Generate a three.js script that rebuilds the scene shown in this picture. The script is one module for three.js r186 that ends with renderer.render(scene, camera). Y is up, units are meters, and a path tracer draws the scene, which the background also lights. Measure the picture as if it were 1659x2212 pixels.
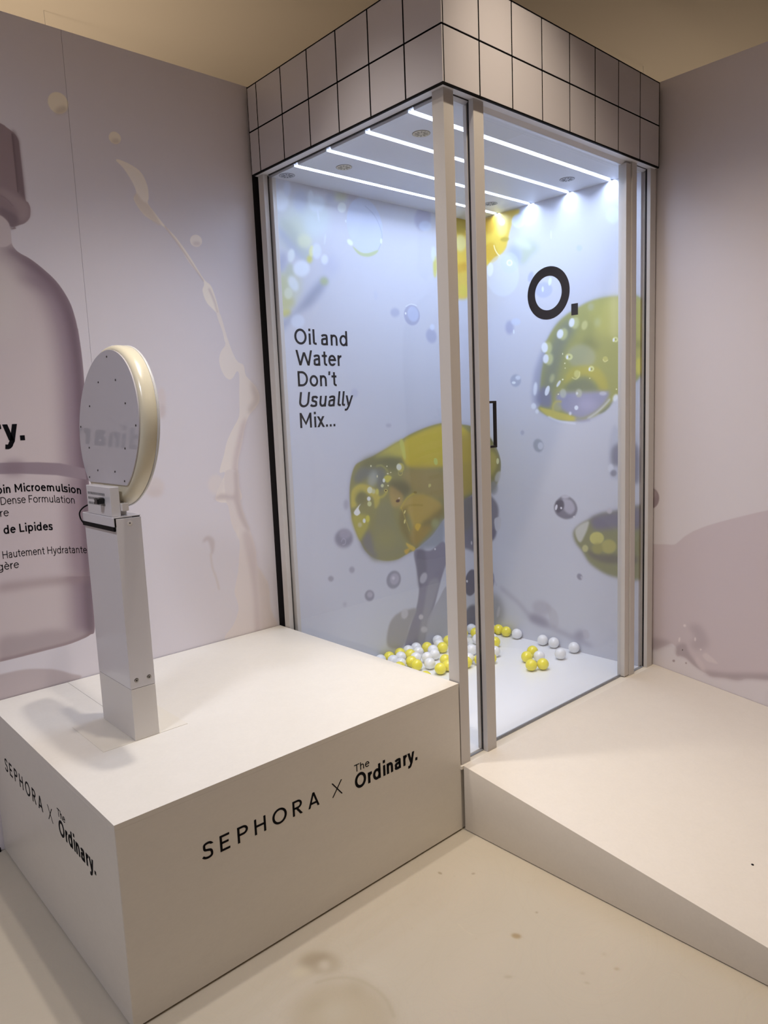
import * as THREE from 'three';
import { mergeGeometries, toCreasedNormals } from 'three/addons/utils/BufferGeometryUtils.js';
import { RoundedBoxGeometry } from 'three/addons/geometries/RoundedBoxGeometry.js';
import { RectAreaLightUniformsLib } from 'three/addons/lights/RectAreaLightUniformsLib.js';

// ------------------------------------------------------------------ camera, light, exposure
const scene = new THREE.Scene();
scene.background = new THREE.Color(0x000000);
const camera = new THREE.PerspectiveCamera(70.09, 1659 / 2212, 0.05, 40);
camera.position.set(-2.0904, 1.7347, 1.9011);
camera.rotation.set(THREE.MathUtils.degToRad(-7.7263), THREE.MathUtils.degToRad(-42.1226), THREE.MathUtils.degToRad(-2.3476), 'YXZ');
const renderer = new THREE.WebGLRenderer({ antialias: true });
renderer.toneMapping = THREE.LinearToneMapping;
renderer.toneMappingExposure = 0.86;
renderer.shadowMap.enabled = true;
RectAreaLightUniformsLib.init();
const WARM = 0xffe3c0, COOL = 0xd0e1ff;
const LED_NITS = 58, LED_Z = [-0.2252, -0.4807, -0.742, -0.988], LED_LEN = 1.455, LED_WIDTH = 0.026, LED_Y = 2.9018;
for (const z of LED_Z) {                                   // the four strips in the booth ceiling
  const l = new THREE.RectAreaLight(COOL, LED_NITS, LED_LEN, LED_WIDTH);
  l.position.set(0.802, LED_Y - 0.001, z); l.lookAt(0.802, 0, z); scene.add(l);
}
const PARTITION = 3.325, CEILING = 4.1;                    // printed partitions stand free under a higher ceiling
const SOFT = 0xfff6ec;
const DOWNLIGHTS = [                                       // x, z, candela, half angle of the cone, colour
  [-0.88, -0.02, 9, 0.76, SOFT, 'over the plinth, in front of the ring light'], [-0.6, -0.38, 14.5, 0.62, SOFT, 'over the plinth, nearest the booth'], [0.05, 0.5, 20, 0.66, 0xffecd2, 'aimed at the door from over the corner of the ramp', [1.05, -3.6, -0.15]],
  [-2.9, 0.4, 34, 1.4, 0xe8edff, 'near the bottle mural'], [-0.9, 2.2, 6, 1.1, WARM, 'over the floor in front of the plinth'], [0.3, 2.2, 9, 1.1, WARM, 'over the foot of the ramp'], [-2.9, 2.8, 5, 1.2, WARM, 'behind the viewer by the plain wall']];  // the cool lamp is added fill for surfaces facing away from the booth
const ADDED_UPLIGHTS = [[-0.9, 2.3, -2.7, 36, 'bottle mural'], [3.6, 2.2, -0.9, 14.5, 'mural beside the ramp']];     // unseen uplights added behind the partitions to brighten ceiling and wall tops
for (const [x, y, z, nits] of ADDED_UPLIGHTS) {
  const l = new THREE.RectAreaLight(SOFT, nits, 1.4, 0.14); l.position.set(x, y + 0.005, z); l.lookAt(x, 9, z); scene.add(l);
}

// ------------------------------------------------------------------ helpers
let seed = 7;
const rnd = () => { seed = (seed * 1664525 + 1013904223) >>> 0; return seed / 4294967296; };
const used = {};
const numbered = (n) => { const k = (used[n] = (used[n] ?? -1) + 1); return k ? n + '_' + String(k).padStart(3, '0') : n; };
function tag(o, label, category, group) {
  if (label) o.userData.label = label;
  if (category) o.userData.category = category;
  if (group) o.userData.group = group;
  return o;
}
function thing(name, label, category, group) { const g = new THREE.Group(); g.name = numbered(name); scene.add(g); return tag(g, label, category, group); }
function mesh(name, geo, mat, parent = scene) {
  const m = new THREE.Mesh(geo, mat); m.name = parent === scene ? numbered(name) : name;
  m.castShadow = m.receiveShadow = true; parent.add(m); return m;
}
const struct = (name, geo, mat) => { const m = mesh(name, geo, mat); m.userData.kind = 'structure'; return m; };
// a box between two corners, edges rounded by r
function bx(x0, x1, y0, y1, z0, z1, r = 0) {
  const w = x1 - x0, h = y1 - y0, d = z1 - z0;
  const g = r ? new RoundedBoxGeometry(w, h, d, 2, Math.min(r, w / 2.01, h / 2.01, d / 2.01)) : new THREE.BoxGeometry(w, h, d);
  return g.translate((x0 + x1) / 2, (y0 + y1) / 2, (z0 + z1) / 2);
}
// texture coordinates in metres from two axes of the position
function uvBy(geo, fu, fv) {
  const p = geo.attributes.position, uv = new Float32Array(p.count * 2);
  for (let i = 0; i < p.count; i++) { const x = p.getX(i), y = p.getY(i), z = p.getZ(i); uv[2 * i] = fu(x, y, z); uv[2 * i + 1] = fv(x, y, z); }
  geo.setAttribute('uv', new THREE.BufferAttribute(uv, 2)); return geo;
}
const merge = (list) => mergeGeometries(list.map((g) => { const n = g.index ? g.toNonIndexed() : g; for (const k of Object.keys(n.attributes)) if (!['position', 'normal', 'uv'].includes(k)) n.deleteAttribute(k); return n; }));
function std(color, roughness, more = {}) { return new THREE.MeshStandardMaterial({ color, roughness, ...more }); }
function phys(color, roughness, more = {}) { return new THREE.MeshPhysicalMaterial({ color, roughness, ...more }); }
// a fine grain map, grey around `mid`, to break up flat paint
function grain(size, cells, amp, mid = 245) {
  const c = document.createElement('canvas'); c.width = c.height = size; const x = c.getContext('2d'), im = x.createImageData(size, size);
  const grids = cells.map((n) => ({ n, v: Array.from({ length: n * n }, () => rnd() - 0.5) }));
  for (let j = 0; j < size; j++) for (let i = 0; i < size; i++) {
    let s = 0;
    grids.forEach(({ n, v }, k) => {
      const fx = (i / size) * n, fy = (j / size) * n, a = fx | 0, b = fy | 0, u = fx - a, w = fy - b, at = (p, q) => v[(q % n) * n + (p % n)];
      s += ((at(a, b) * (1 - u) + at(a + 1, b) * u) * (1 - w) + (at(a, b + 1) * (1 - u) + at(a + 1, b + 1) * u) * w) * amp[k];
    });
    const o = (j * size + i) * 4, g = Math.max(0, Math.min(255, mid + s)); im.data[o] = im.data[o + 1] = im.data[o + 2] = g; im.data[o + 3] = 255;
  }
  x.putImageData(im, 0, 0);
  const t = new THREE.CanvasTexture(c); t.wrapS = t.wrapT = THREE.RepeatWrapping; t.colorSpace = THREE.SRGBColorSpace; return t;
}
// a printed sheet: w x h metres from (x0, y0), drawn in millimetres with y up
function print(x0, y0, w, h, px, paper, draw, gain = 1) {
  const tone = (hex) => '#' + [1, 3, 5].map((i) => Math.min(255, Math.round(parseInt(hex.slice(i, i + 2), 16) * gain)).toString(16).padStart(2, '0')).join('');
  const k = px / (w * 1000), c = document.createElement('canvas'); c.width = px; c.height = Math.round(h * 1000 * k);
  const q = c.getContext('2d'); q.fillStyle = paper; q.fillRect(0, 0, c.width, c.height);
  const X = (v) => (v - x0 * 1000) * k, Y = (v) => c.height - (v - y0 * 1000) * k;
  const begin = (blur, alpha) => { q.filter = blur * k > 0.4 ? 'blur(' + (blur * k).toFixed(1) + 'px)' : 'none'; q.globalAlpha = alpha; };
  const done = () => { q.filter = 'none'; q.globalAlpha = 1; };
  const smooth = (a, closed) => {                            // Catmull-Rom through the points
    const n = a.length / 2, P = (i) => { i = closed ? (i + n) % n : Math.max(0, Math.min(n - 1, i)); return [X(a[2 * i]), Y(a[2 * i + 1])]; };
    q.beginPath(); q.moveTo(...P(0));
    for (let i = 0; i < (closed ? n : n - 1); i++) {
      const [p0, p1, p2, p3] = [P(i - 1), P(i), P(i + 1), P(i + 2)];
      q.bezierCurveTo(p1[0] + (p2[0] - p0[0]) / 6, p1[1] + (p2[1] - p0[1]) / 6, p2[0] - (p3[0] - p1[0]) / 6, p2[1] - (p3[1] - p1[1]) / 6, p2[0], p2[1]);
    }
  };
  draw({
    c(a) { q.save(); smooth(a, true); q.closePath(); q.clip(); }, u() { q.restore(); },                  // keep the ink inside an outline
    p(color, blur, alpha, a, sharp) { begin(blur, alpha); if (sharp) { q.beginPath(); for (let i = 0; i < a.length; i += 2) q.lineTo(X(a[i]), Y(a[i + 1])); } else smooth(a, true); q.closePath(); q.fillStyle = tone(color); q.fill(); done(); },
    e(color, blur, alpha, cx, cy, ux, uy, vx, vy) {
      begin(blur, alpha); q.beginPath();
      for (let i = 0; i < 40; i++) { const t = (i / 40) * 2 * Math.PI, u = Math.cos(t), v = Math.sin(t); q.lineTo(X(cx + ux * u + vx * v), Y(cy + uy * u + vy * v)); }
      q.closePath(); q.fillStyle = tone(color); q.fill(); done();
    },
    s(color, blur, alpha, width, a) { begin(blur, alpha); smooth(a, false); q.lineWidth = width * k; q.lineCap = 'round'; q.lineJoin = 'round'; q.strokeStyle = tone(color); q.stroke(); done(); },
  });
  const t = new THREE.CanvasTexture(c); t.colorSpace = THREE.SRGBColorSpace; t.anisotropy = 8; return t;
}

// ------------------------------------------------------------------ lettering: a geometric sans drawn with a pen of one width (cap height 1)
const arc = (cx, cy, rx, ry, a, b) => { const n = Math.max(6, Math.ceil(Math.abs(b - a) / 9)), o = []; for (let i = 0; i <= n; i++) { const t = THREE.MathUtils.degToRad(a + ((b - a) * i) / n); o.push([cx + rx * Math.cos(t), cy + ry * Math.sin(t)]); } return o; };
const spline = (...pts) => new THREE.CatmullRomCurve3(pts.map(([x, y]) => new THREE.Vector3(x, y, 0)), false, 'centripetal').getPoints(30).map((v) => [v.x, v.y]);
const XH = 0.73, UP = 1.02;
const GLYPH = {
  A: (h) => [0.86, [[[0.02 + h, 0], [0.43, 1]], [[0.84 - h, 0], [0.43, 1]], [[0.2, 0.3 - h * 0.3], [0.66, 0.3 - h * 0.3]]]],
  D: (h) => [0.94, [[[0.1 + h, h], [0.1 + h, 1 - h], ...arc(0.4, 0.5, 0.47 - h, 0.5 - h, 90, -90), [0.1 + h, h], [0.1 + h, 1 - h]]]],
  E: (h) => [0.76, [[[0.68, 1 - h], [0.1 + h, 1 - h], [0.1 + h, h], [0.69, h]], [[0.1 + h, 0.52], [0.62, 0.52]]]],
  F: (h) => [0.7, [[[0.66, 1 - h], [0.1 + h, 1 - h], [0.1 + h, 0]], [[0.1 + h, 0.5], [0.58, 0.5]]]],
  H: (h) => [0.94, [[[0.1 + h, 0], [0.1 + h, 1]], [[0.84 - h, 0], [0.84 - h, 1]], [[0.1 + h, 0.52], [0.84 - h, 0.52]]]],
  L: (h) => [0.7, [[[0.1 + h, 1], [0.1 + h, h], [0.66, h]]]],
  M: (h) => [1.08, [[[0.1 + h, 0], [0.1 + h, 1]], [[0.98 - h, 0], [0.98 - h, 1]], [[0.1 + h, 1 - h * 0.6], [0.54, 0.28], [0.98 - h, 1 - h * 0.6]]]],
  O: (h) => [0.98, [arc(0.49, 0.5, 0.44 - h, 0.515 - h, 90, 454)]],
  P: (h) => [0.8, [[[0.1 + h, 0], [0.1 + h, 1 - h], ...arc(0.44, 0.71, 0.31 - h, 0.29 - h, 90, -90), [0.1 + h, 0.42 + h]]]],
  R: (h) => [0.82, [[[0.1 + h, 0], [0.1 + h, 1 - h], ...arc(0.44, 0.71, 0.31 - h, 0.29 - h, 90, -90), [0.1 + h, 0.42 + h]], [[0.42, 0.42], [0.76 - h, 0]]]],
  S: (h) => [0.74, [spline([0.64, 0.83 - h * 0.4], [0.54, 0.98 - h], [0.37, 1.01 - h], [0.19, 0.95 - h], [0.1 + h, 0.75], [0.2, 0.585], [0.37, 0.52], [0.55, 0.445], [0.67 - h, 0.27], [0.57, 0.06 + h * 0.9], [0.37, h - 0.01], [0.17, 0.05 + h * 0.8], [0.06, 0.18 + h * 0.3])]],
  T: (h) => [0.78, [[[0.03, 1 - h], [0.75, 1 - h]], [[0.39, 0], [0.39, 1]]]],
  U: (h) => [0.92, [[[0.09 + h, 1], [0.09 + h, 0.36], ...arc(0.46, 0.36, 0.37 - h, 0.37 - h, 180, 360), [0.83 - h, 1]]]],
  W: (h) => [1.3, [[[0.03 + h, 1], [0.34, 0]], [[0.34, 0], [0.65, 0.86]], [[0.65, 0.86], [0.96, 0]], [[0.96, 0], [1.27 - h, 1]]]],
  X: (h) => [0.86, [[[0.05 + h, 1], [0.81 - h, 0]], [[0.05 + h, 0], [0.81 - h, 1]]]],
  a: (h) => [0.68, [[...spline([0.11, 0.58], [0.17, 0.68 - h * 0.6], [0.31, XH + 0.01 - h], [0.46, 0.69 - h * 0.7], [0.56 - h, 0.52], [0.56 - h, 0.38]), [0.56 - h, 0]], spline([0.56 - h, 0.43], [0.34, 0.45 - h * 0.3], [0.14, 0.38 - h * 0.3], [0.06 + h, 0.21], [0.13, 0.06 + h * 0.6], [0.27, h - 0.01], [0.44, 0.06 + h * 0.5], [0.56 - h, 0.2])]],
  c: (h) => [0.64, [arc(0.4, 0.365, 0.35 - h, 0.38 - h, 48, 312)]],
  d: (h) => [0.78, [arc(0.36, 0.365, 0.31 - h, 0.38 - h, 0, 360), [[0.67 - h, 0], [0.67 - h, UP]]]],
  e: (h) => [0.7, [[[0.08 + h, 0.4], [0.67 - h, 0.4], ...arc(0.36, 0.365, 0.31 - h, 0.38 - h, 8, 322)]]],
  g: (h) => [0.78, [arc(0.36, 0.365, 0.31 - h, 0.38 - h, 0, 360), [[0.67 - h, XH], [0.67 - h, -0.02], ...arc(0.38, -0.02, 0.29 - h, 0.27 - h, 0, -150)]]],
  h: (h) => [0.74, [[[0.1 + h, 0], [0.1 + h, UP]], [[0.1 + h, 0.34], ...arc(0.365, 0.43, 0.265 - h, 0.31 - h, 180, 0), [0.63 - h, 0]]]],
  i: (h) => [0.3, [[[0.1 + h, 0], [0.1 + h, XH]], [[0.1 + h, 0.88], [0.1 + h, 0.9 + 2 * h]]]],
  l: (h) => [0.34, [[[0.1 + h, UP], [0.1 + h, 0.16], ...arc(0.28 + h, 0.16, 0.18, 0.16 - h, 180, 275)]]],
  m: (h) => [1.12, [[[0.1 + h, 0], [0.1 + h, XH]], [[0.1 + h, 0.36], ...arc(0.335 + h * 0.2, 0.45, 0.235 - h * 0.8, 0.29 - h, 180, 0), [0.57 - h * 0.6, 0]], [[0.57 - h * 0.6, 0.36], ...arc(0.79 - h * 0.8, 0.45, 0.22 - h * 0.2, 0.29 - h, 180, 0), [1.01 - h, 0]]]],
  n: (h) => [0.74, [[[0.1 + h, 0], [0.1 + h, XH]], [[0.1 + h, 0.34], ...arc(0.365, 0.43, 0.265 - h, 0.31 - h, 180, 0), [0.63 - h, 0]]]],
  o: (h) => [0.76, [arc(0.38, 0.365, 0.33 - h, 0.38 - h, 90, 454)]],
  p: (h) => [0.78, [arc(0.42, 0.365, 0.31 - h, 0.38 - h, 0, 360), [[0.11 + h, -0.28], [0.11 + h, XH]]]],
  r: (h) => [0.46, [[[0.1 + h, 0], [0.1 + h, XH]], [[0.1 + h, 0.36], ...arc(0.42, 0.38, 0.32 - h, 0.36 - h, 180, 90)]]],
  s: (h) => [0.58, [spline([0.5, 0.6 - h * 0.3], [0.41, 0.7 - h * 0.6], [0.28, XH + 0.01 - h], [0.14, 0.68 - h * 0.5], [0.08 + h, 0.54], [0.15, 0.43], [0.29, 0.375], [0.43, 0.32], [0.52 - h, 0.2], [0.45, 0.06 + h * 0.7], [0.28, h - 0.01], [0.13, 0.03 + h * 0.8], [0.05, 0.12 + h * 0.4])]],
  t: (h) => [0.48, [[[0.17 + h, 0.95], [0.17 + h, 0.19], ...arc(0.34 + h * 0.6, 0.19, 0.17 - h * 0.4, 0.19 - h, 180, 285)], [[0.03, XH - h], [0.43, XH - h]]]],
  u: (h) => [0.74, [[[0.1 + h, XH], [0.1 + h, 0.3], ...arc(0.365, 0.3, 0.265 - h, 0.31 - h, 180, 360), [0.63 - h, 0.36]], [[0.63 - h, 0], [0.63 - h, XH]]]],
  x: (h) => [0.62, [[[0.03 + h, XH], [0.59 - h, 0]], [[0.03 + h, 0], [0.59 - h, XH]]]],
  y: (h) => [0.64, [[[0.02 + h, XH], [0.33, 0.02]], [[0.62 - h, XH], [0.33 + h * 0.3, 0.0], ...spline([0.3, -0.1], [0.25, -0.2], [0.17, -0.27 + h * 0.2], [0.05, -0.27 + h * 0.3])]]],
  '.': (h) => [0.3, [[[0.15, 0], [0.15, 2.2 * h]]]],
  "'": (h) => [0.26, [[[0.14, 1], [0.11, 0.74]]]],
  ' ': () => [0.32, []],
};
GLYPH['è'] = (h) => { const [a, s] = GLYPH.e(h); return [a, [...s, [[0.2, 1.0], [0.42, 0.84]]]]; };
// one stroke as a thin solid ribbon; ends of steep strokes are cut level
function ribbon(pts, h, T, out) {
  const P = pts.filter((p, i) => !i || Math.hypot(p[0] - pts[i - 1][0], p[1] - pts[i - 1][1]) > 1e-5), n = P.length, L = [], R = [];
  const dir = (i) => { const d = [P[i + 1][0] - P[i][0], P[i + 1][1] - P[i][1]], l = Math.hypot(...d); return [d[0] / l, d[1] / l]; };
  for (let i = 0; i < n; i++) {
    const a = dir(Math.max(0, i - 1)), b = dir(Math.min(n - 2, i)), na = [-a[1], a[0]], nb = [-b[1], b[0]];
    let m = [na[0] + nb[0], na[1] + nb[1]]; const l2 = m[0] * m[0] + m[1] * m[1], k = Math.min(2 / l2, 1.6); m = [m[0] * k * h, m[1] * k * h];
    let l = [P[i][0] + m[0], P[i][1] + m[1]], r = [P[i][0] - m[0], P[i][1] - m[1]];
    if ((i === 0 || i === n - 1) && Math.abs(a[1]) > 0.72) for (const q of [l, r]) { const s = (P[i][1] - q[1]) / a[1]; q[0] += a[0] * s; q[1] += a[1] * s; }
    L.push(l); R.push(r);
  }
  const tri = (...v) => { for (const p of v) out.push(T(p[0], p[1], p[2])); };
  const quad = (a, b, c, d) => { tri(a, b, c); tri(a, c, d); };
  for (let i = 0; i < n - 1; i++) {
    const f = (q, z) => [q[0], q[1], z];
    quad(f(R[i], 1), f(R[i + 1], 1), f(L[i + 1], 1), f(L[i], 1));
    quad(f(L[i], 0), f(L[i], 1), f(L[i + 1], 1), f(L[i + 1], 0)); quad(f(R[i], 1), f(R[i], 0), f(R[i + 1], 0), f(R[i + 1], 1));
  }
  quad([...L[0], 0], [...R[0], 0], [...R[0], 1], [...L[0], 1]); quad([...R[n - 1], 0], [...L[n - 1], 0], [...L[n - 1], 1], [...R[n - 1], 1]);
}
const INK = phys(0x0c0b10, 0.7, { specularIntensity: 0.2 }), BLACK = phys(0x070608, 0.6, { specularIntensity: 0.25 });
// place(u, v, t) gives the point u to the right, v up and t out of the surface. w: pen width / cap height; fit: wanted length in metres; bend(u): extra rise
function textInto(out, text, u0, v0, cap, w, place, { fit, slant = 0, bend = () => 0, narrow = 1, upto } = {}) {
  const h = w / 2; let adv = 0; const list = [];
  for (const ch of text) { const [a, strokes] = GLYPH[ch](h); list.push([adv, strokes]); adv += a; }
  const sx = fit ? fit / (adv * cap) : narrow, start = upto !== undefined ? upto - adv * cap * sx : u0;
  for (const [x, strokes] of list) for (const s of strokes) ribbon(s, h, (a, b, t) => { const u = start + (x + a + b * slant) * cap * sx; return place(u, v0 + b * cap + bend(u), t * 0.0006); }, out);
}
function solid(points) {
  const g = new THREE.BufferGeometry(), a = new Float32Array(points.length * 3); points.forEach((p, i) => a.set(p, 3 * i));
  g.setAttribute('position', new THREE.BufferAttribute(a, 3)); g.setAttribute('uv', new THREE.BufferAttribute(new Float32Array(points.length * 2), 2)); g.computeVertexNormals(); return g;
}

// ------------------------------------------------------------------ what the printed sheets show (millimetres on each sheet)
const PRINT_L = ({ p, e, s, c, u }) => {
 
  p('#bdb2b2',1,1,[-1430,2560,-1132,2521,-1129,2514,-1128,2511,-1128,2462,-1118,2440,-1102,2426,-1066,2408,-1024,2378,-974,2332,-943,2287,-920,2237,-907,2181,-902,2145,-899,2120,-894,1966,-906,1672,-928,1271,-947,922,-953,832,-973,820,-1002,810,-1074,799,-1185,796,-1290,794,-1341,794,-1519,794,-1570,794,-1675,796,-1786,799,-1858,810,-1887,820,-1907,832,-1913,922,-1932,1271,-1954,1672,-1966,1966,-1961,2120,-1958,2145,-1953,2181,-1940,2237,-1917,2287,-1886,2332,-1836,2378,-1794,2408,-1758,2426,-1742,2440,-1732,2462,-1732,2511,-1731,2514,-1728,2521,-1430,2560]);
  c([-1430,2560,-1132,2521,-1129,2514,-1128,2511,-1128,2462,-1118,2440,-1102,2426,-1066,2408,-1024,2378,-974,2332,-943,2287,-920,2237,-907,2181,-902,2145,-899,2120,-894,1966,-906,1672,-928,1271,-947,922,-953,832,-973,820,-1002,810,-1074,799,-1185,796,-1290,794,-1341,794,-1519,794,-1570,794,-1675,796,-1786,799,-1858,810,-1887,820,-1907,832,-1913,922,-1932,1271,-1954,1672,-1966,1966,-1961,2120,-1958,2145,-1953,2181,-1940,2237,-1917,2287,-1886,2332,-1836,2378,-1794,2408,-1758,2426,-1742,2440,-1732,2462,-1732,2511,-1731,2514,-1728,2521,-1430,2560]);
  p('#7d6c78',34,.9,[-1118,2440,-1102,2426,-1066,2408,-1024,2378,-974,2332,-943,2287,-920,2237,-907,2181,-902,2145,-899,2120,-894,1966,-906,1672,-928,1271,-947,922,-953,832,-973,820,-1068,810,-1048,822,-1042,912,-1023,1261,-1001,1662,-989,1956,-994,2110,-998,2135,-1002,2171,-1015,2227,-1038,2277,-1070,2322,-1119,2368,-1161,2398,-1197,2416,-1214,2430]);
  p('#65545f',14,.85,[-1118,2440,-1102,2426,-1066,2408,-1024,2378,-974,2332,-943,2287,-920,2237,-907,2181,-902,2145,-899,2120,-894,1966,-906,1672,-928,1271,-947,922,-953,832,-973,820,-1013,815,-993,827,-987,916,-968,1266,-946,1667,-934,1961,-939,2115,-942,2140,-947,2176,-960,2232,-983,2282,-1014,2327,-1064,2373,-1106,2403,-1142,2420,-1158,2436]);
  s('#7f6e78',20,0.6,30,[-1108,2332,-1057,2317,-1000,2306,-956,2278,-929,2224]); e('#cbc3bc',40,0.7,-1176,2265,40,3,-20,-191); u();
  p('#8d7c80',1,1,[-1430,2962,-1250,2948,-1124,2909,-1104,2900,-1081,2886,-1068,2872,-1062,2855,-1061,2829,-1060,2744,-1059,2642,-1050,2626,-1044,2609,-1045,2588,-1051,2566,-1071,2544,-1098,2531,-1116,2520,-1126,2512,-1126,2512,-1126,2512,-1128,2524,-1430,2530,-1732,2524,-1734,2512,-1734,2512,-1734,2512,-1744,2520,-1762,2531,-1789,2544,-1809,2566,-1815,2588,-1816,2609,-1810,2626,-1801,2642,-1800,2744,-1799,2829,-1798,2855,-1792,2872,-1779,2886,-1756,2900,-1736,2909,-1610,2948]);
  p('#75656a',6,0.85,[-1083,2883,-1066,2870,-1061,2855,-1061,2811,-1059,2642,-1078,2656,-1082,2688]); s('#5d4d53',1.5,0.9,3,[-1084,2878,-1084,2781,-1084,2660]);
  s('#5d4d53',2,0.7,2,[-1080,2878,-1080,2781,-1078,2667]);
  p('#9d8e90',8,0.8,[-1149,2666,-1115,2657,-1084,2640,-1062,2632,-1047,2601,-1054,2570,-1074,2552,-1093,2553,-1093,2583,-1119,2616,-1152,2640]);
  p('#796a71',5,0.9,[-1157,2592,-1129,2583,-1105,2573,-1095,2558,-1097,2537,-1114,2524,-1126,2512,-1130,2536,-1143,2557,-1160,2566]); s('#6d5d63',2,0.7,2,[-1152,2638,-1129,2626,-1109,2604]);
  p('#bdb2b2',1.5,1,[-1181,2562,-1181,2562,-1160,2562,-1145,2553,-1132,2538,-1127,2518,-1127,2496,-1128,2462,-1128,2462,-1151,2444,-1194,2439,-1194,2439]);
  c([-1430,2560,-1132,2521,-1129,2514,-1128,2511,-1128,2462,-1118,2440,-1102,2426,-1066,2408,-1024,2378,-974,2332,-943,2287,-920,2237,-907,2181,-902,2145,-899,2120,-894,1966,-906,1672,-928,1271,-947,922,-953,832,-973,820,-1002,810,-1074,799,-1185,796,-1290,794,-1341,794,-1519,794,-1570,794,-1675,796,-1786,799,-1858,810,-1887,820,-1907,832,-1913,922,-1932,1271,-1954,1672,-1966,1966,-1961,2120,-1958,2145,-1953,2181,-1940,2237,-1917,2287,-1886,2332,-1836,2378,-1794,2408,-1758,2426,-1742,2440,-1732,2462,-1732,2511,-1731,2514,-1728,2521,-1430,2560]);
  p('#bcb1b3',1,1,[-1273,1556,-1193,1551,-1047,1532,-916,1498,-948,1079,-1050,1096,-1165,1102,-1309,1110,-1319,1110],1);
  p('#84717b',26,0.8,[-1001,1522,-912,1498,-945,1080,-1027,1094,-1029,1315]); p('#66555f',10,0.75,[-948,1507,-912,1498,-945,1080,-972,1083]);
  p('#8b7d85',1.5,1,[-1269,1600,-1188,1596,-1116,1591,-1027,1580,-927,1550,-924,1501,-1047,1532,-1193,1551,-1274,1555],1); p('#7e6e77',14,0.8,[-1238,1598,-1178,1596,-1182,1550,-1242,1555]);
  p('#8d7b7d',14,0.75,[-1309,1108,-1207,1104,-1128,1100,-1046,1093,-953,1080,-956,1057,-1049,1069,-1130,1078,-1210,1082,-1311,1085]);
  p('#9f9193',12,0.8,[-1331,891,-1234,885,-1136,882,-1027,850,-971,828,-993,814,-1074,804,-1185,800,-1290,798,-1341,797]); p('#6f5f68',10,0.6,[-971,1075,-952,1080,-953,832,-972,819,-978,914]);
  s('#7f6e70',6,0.8,12,[-1340,800,-1277,799,-1184,802,-1074,804,-1002,815,-965,829]); u();
  p('#b2a6a7',3,1,[-1362,741,-1346,742,-1301,741,-1249,737,-1192,724,-1145,709,-1105,690,-1070,668,-1027,643,-1091,628,-1202,625,-1358,631,-1372,636]); e('#e4dbc8',1,1,-894,3037,32,30,25,-29);
  e('#bfb3a4',6,0.7,-885,3011,26,15,4,-12); e('#e2d9ca',1,1,-667,2950,22,17,15,-19); e('#bfb3a8',5,0.6,-665,2937,19,4,-1,-10); e('#e2dad4',1,1,-315,2568,26,18,17,-21);
  e('#c6bbb9',5,0.6,-313,2555,21,2,-1,-11);
  p('#e2dad0',1.2,1,[-670,2858,-650,2863,-599,2850,-559,2826,-536,2777,-534,2728,-539,2699,-507,2661,-467,2616,-417,2571,-356,2496,-291,2400,-253,2368,-231,2308,-218,2246,-205,2183,-183,2105,-197,2108,-213,2191,-236,2245,-282,2289,-300,2342,-292,2388,-359,2466,-411,2542,-475,2611,-548,2640,-584,2674,-604,2710,-590,2737,-605,2780,-638,2829]);
  p('#cfc4ba',4,0.8,[-604,2710,-590,2737,-565,2709,-539,2697,-507,2653,-487,2613,-548,2640,-584,2674]); s('#e2dace',3,0.8,8,[-633,2844,-593,2831,-565,2801,-546,2754,-547,2719]);
  s('#b9adab',3,0.8,6,[-467,2612,-411,2546,-350,2466,-292,2388]); s('#c0b4b2',4,0.7,10,[-264,2352,-241,2299,-227,2245,-209,2183]);
  p('#d9d1cc',1.2,1,[-233,2235,-213,2236,-190,2153,-174,2098,-158,2056,-136,2017,-106,2002,-99,1987,-92,1948,-66,1921,-41,1894,-23,1859,-22,1823,-44,1792,-83,1757,-107,1718,-124,1674,-142,1608,-165,1542,-176,1476,-175,1408,-171,1329,-309,1344,-249,1469,-278,1480,-246,1566,-227,1622,-192,1681,-158,1728,-144,1763,-138,1851,-131,1952,-144,1967,-162,1943,-185,1928,-211,1943,-231,1981,-237,2024,-224,2062,-198,2095,-201,2136]);
  p('#c0b4b1',10,0.8,[-66,1921,-41,1894,-23,1859,-22,1823,-44,1792,-83,1757,-92,1784,-57,1828,-64,1872]);
  p('#beb1b1',10,0.75,[-106,1740,-110,1709,-142,1608,-165,1542,-176,1476,-175,1408,-171,1329,-224,1335,-210,1456,-193,1544,-165,1631,-134,1710]); e('#cbc0bf',6,0.8,-556,1820,24,-2,-11,-71);
  e('#bcb0b1',8,0.7,-551,1784,15,0,-3,-33); e('#cac0bd',8,0.8,-620,1439,48,-5,-4,-45); e('#c0b5b4',10,0.6,-618,1414,35,-4,-2,-21); e('#d3cac6',8,0.8,-302,1421,44,-4,-4,-48);
  p('#d1c8c5',2,1,[-248,1476,-176,1470,-177,1380,-166,1288,-128,1169,-103,1072,-100,1002,-90,967,-46,888,-36,838,-36,760,-21,699,0,626,-109,632,-310,638,-258,705,-227,768,-229,815,-240,873,-215,961,-201,1042,-194,1128,-229,1206,-242,1298,-254,1344]);
  p('#b9adac',8,0.8,[-198,1472,-176,1470,-177,1380,-166,1288,-128,1169,-158,1187,-190,1255,-207,1325,-224,1340,-308,1347,-312,1359,-272,1372,-207,1361]);
  p('#bdb1af',10,0.7,[-171,1152,-129,1155,-103,1072,-100,1002,-103,860,-103,635,-136,638,-133,819,-144,962]);
  p('#c4b9b5',8,0.8,[-90,967,-46,888,-36,838,-36,760,-21,699,0,626,-92,638,-96,811,-99,954]);
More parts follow.
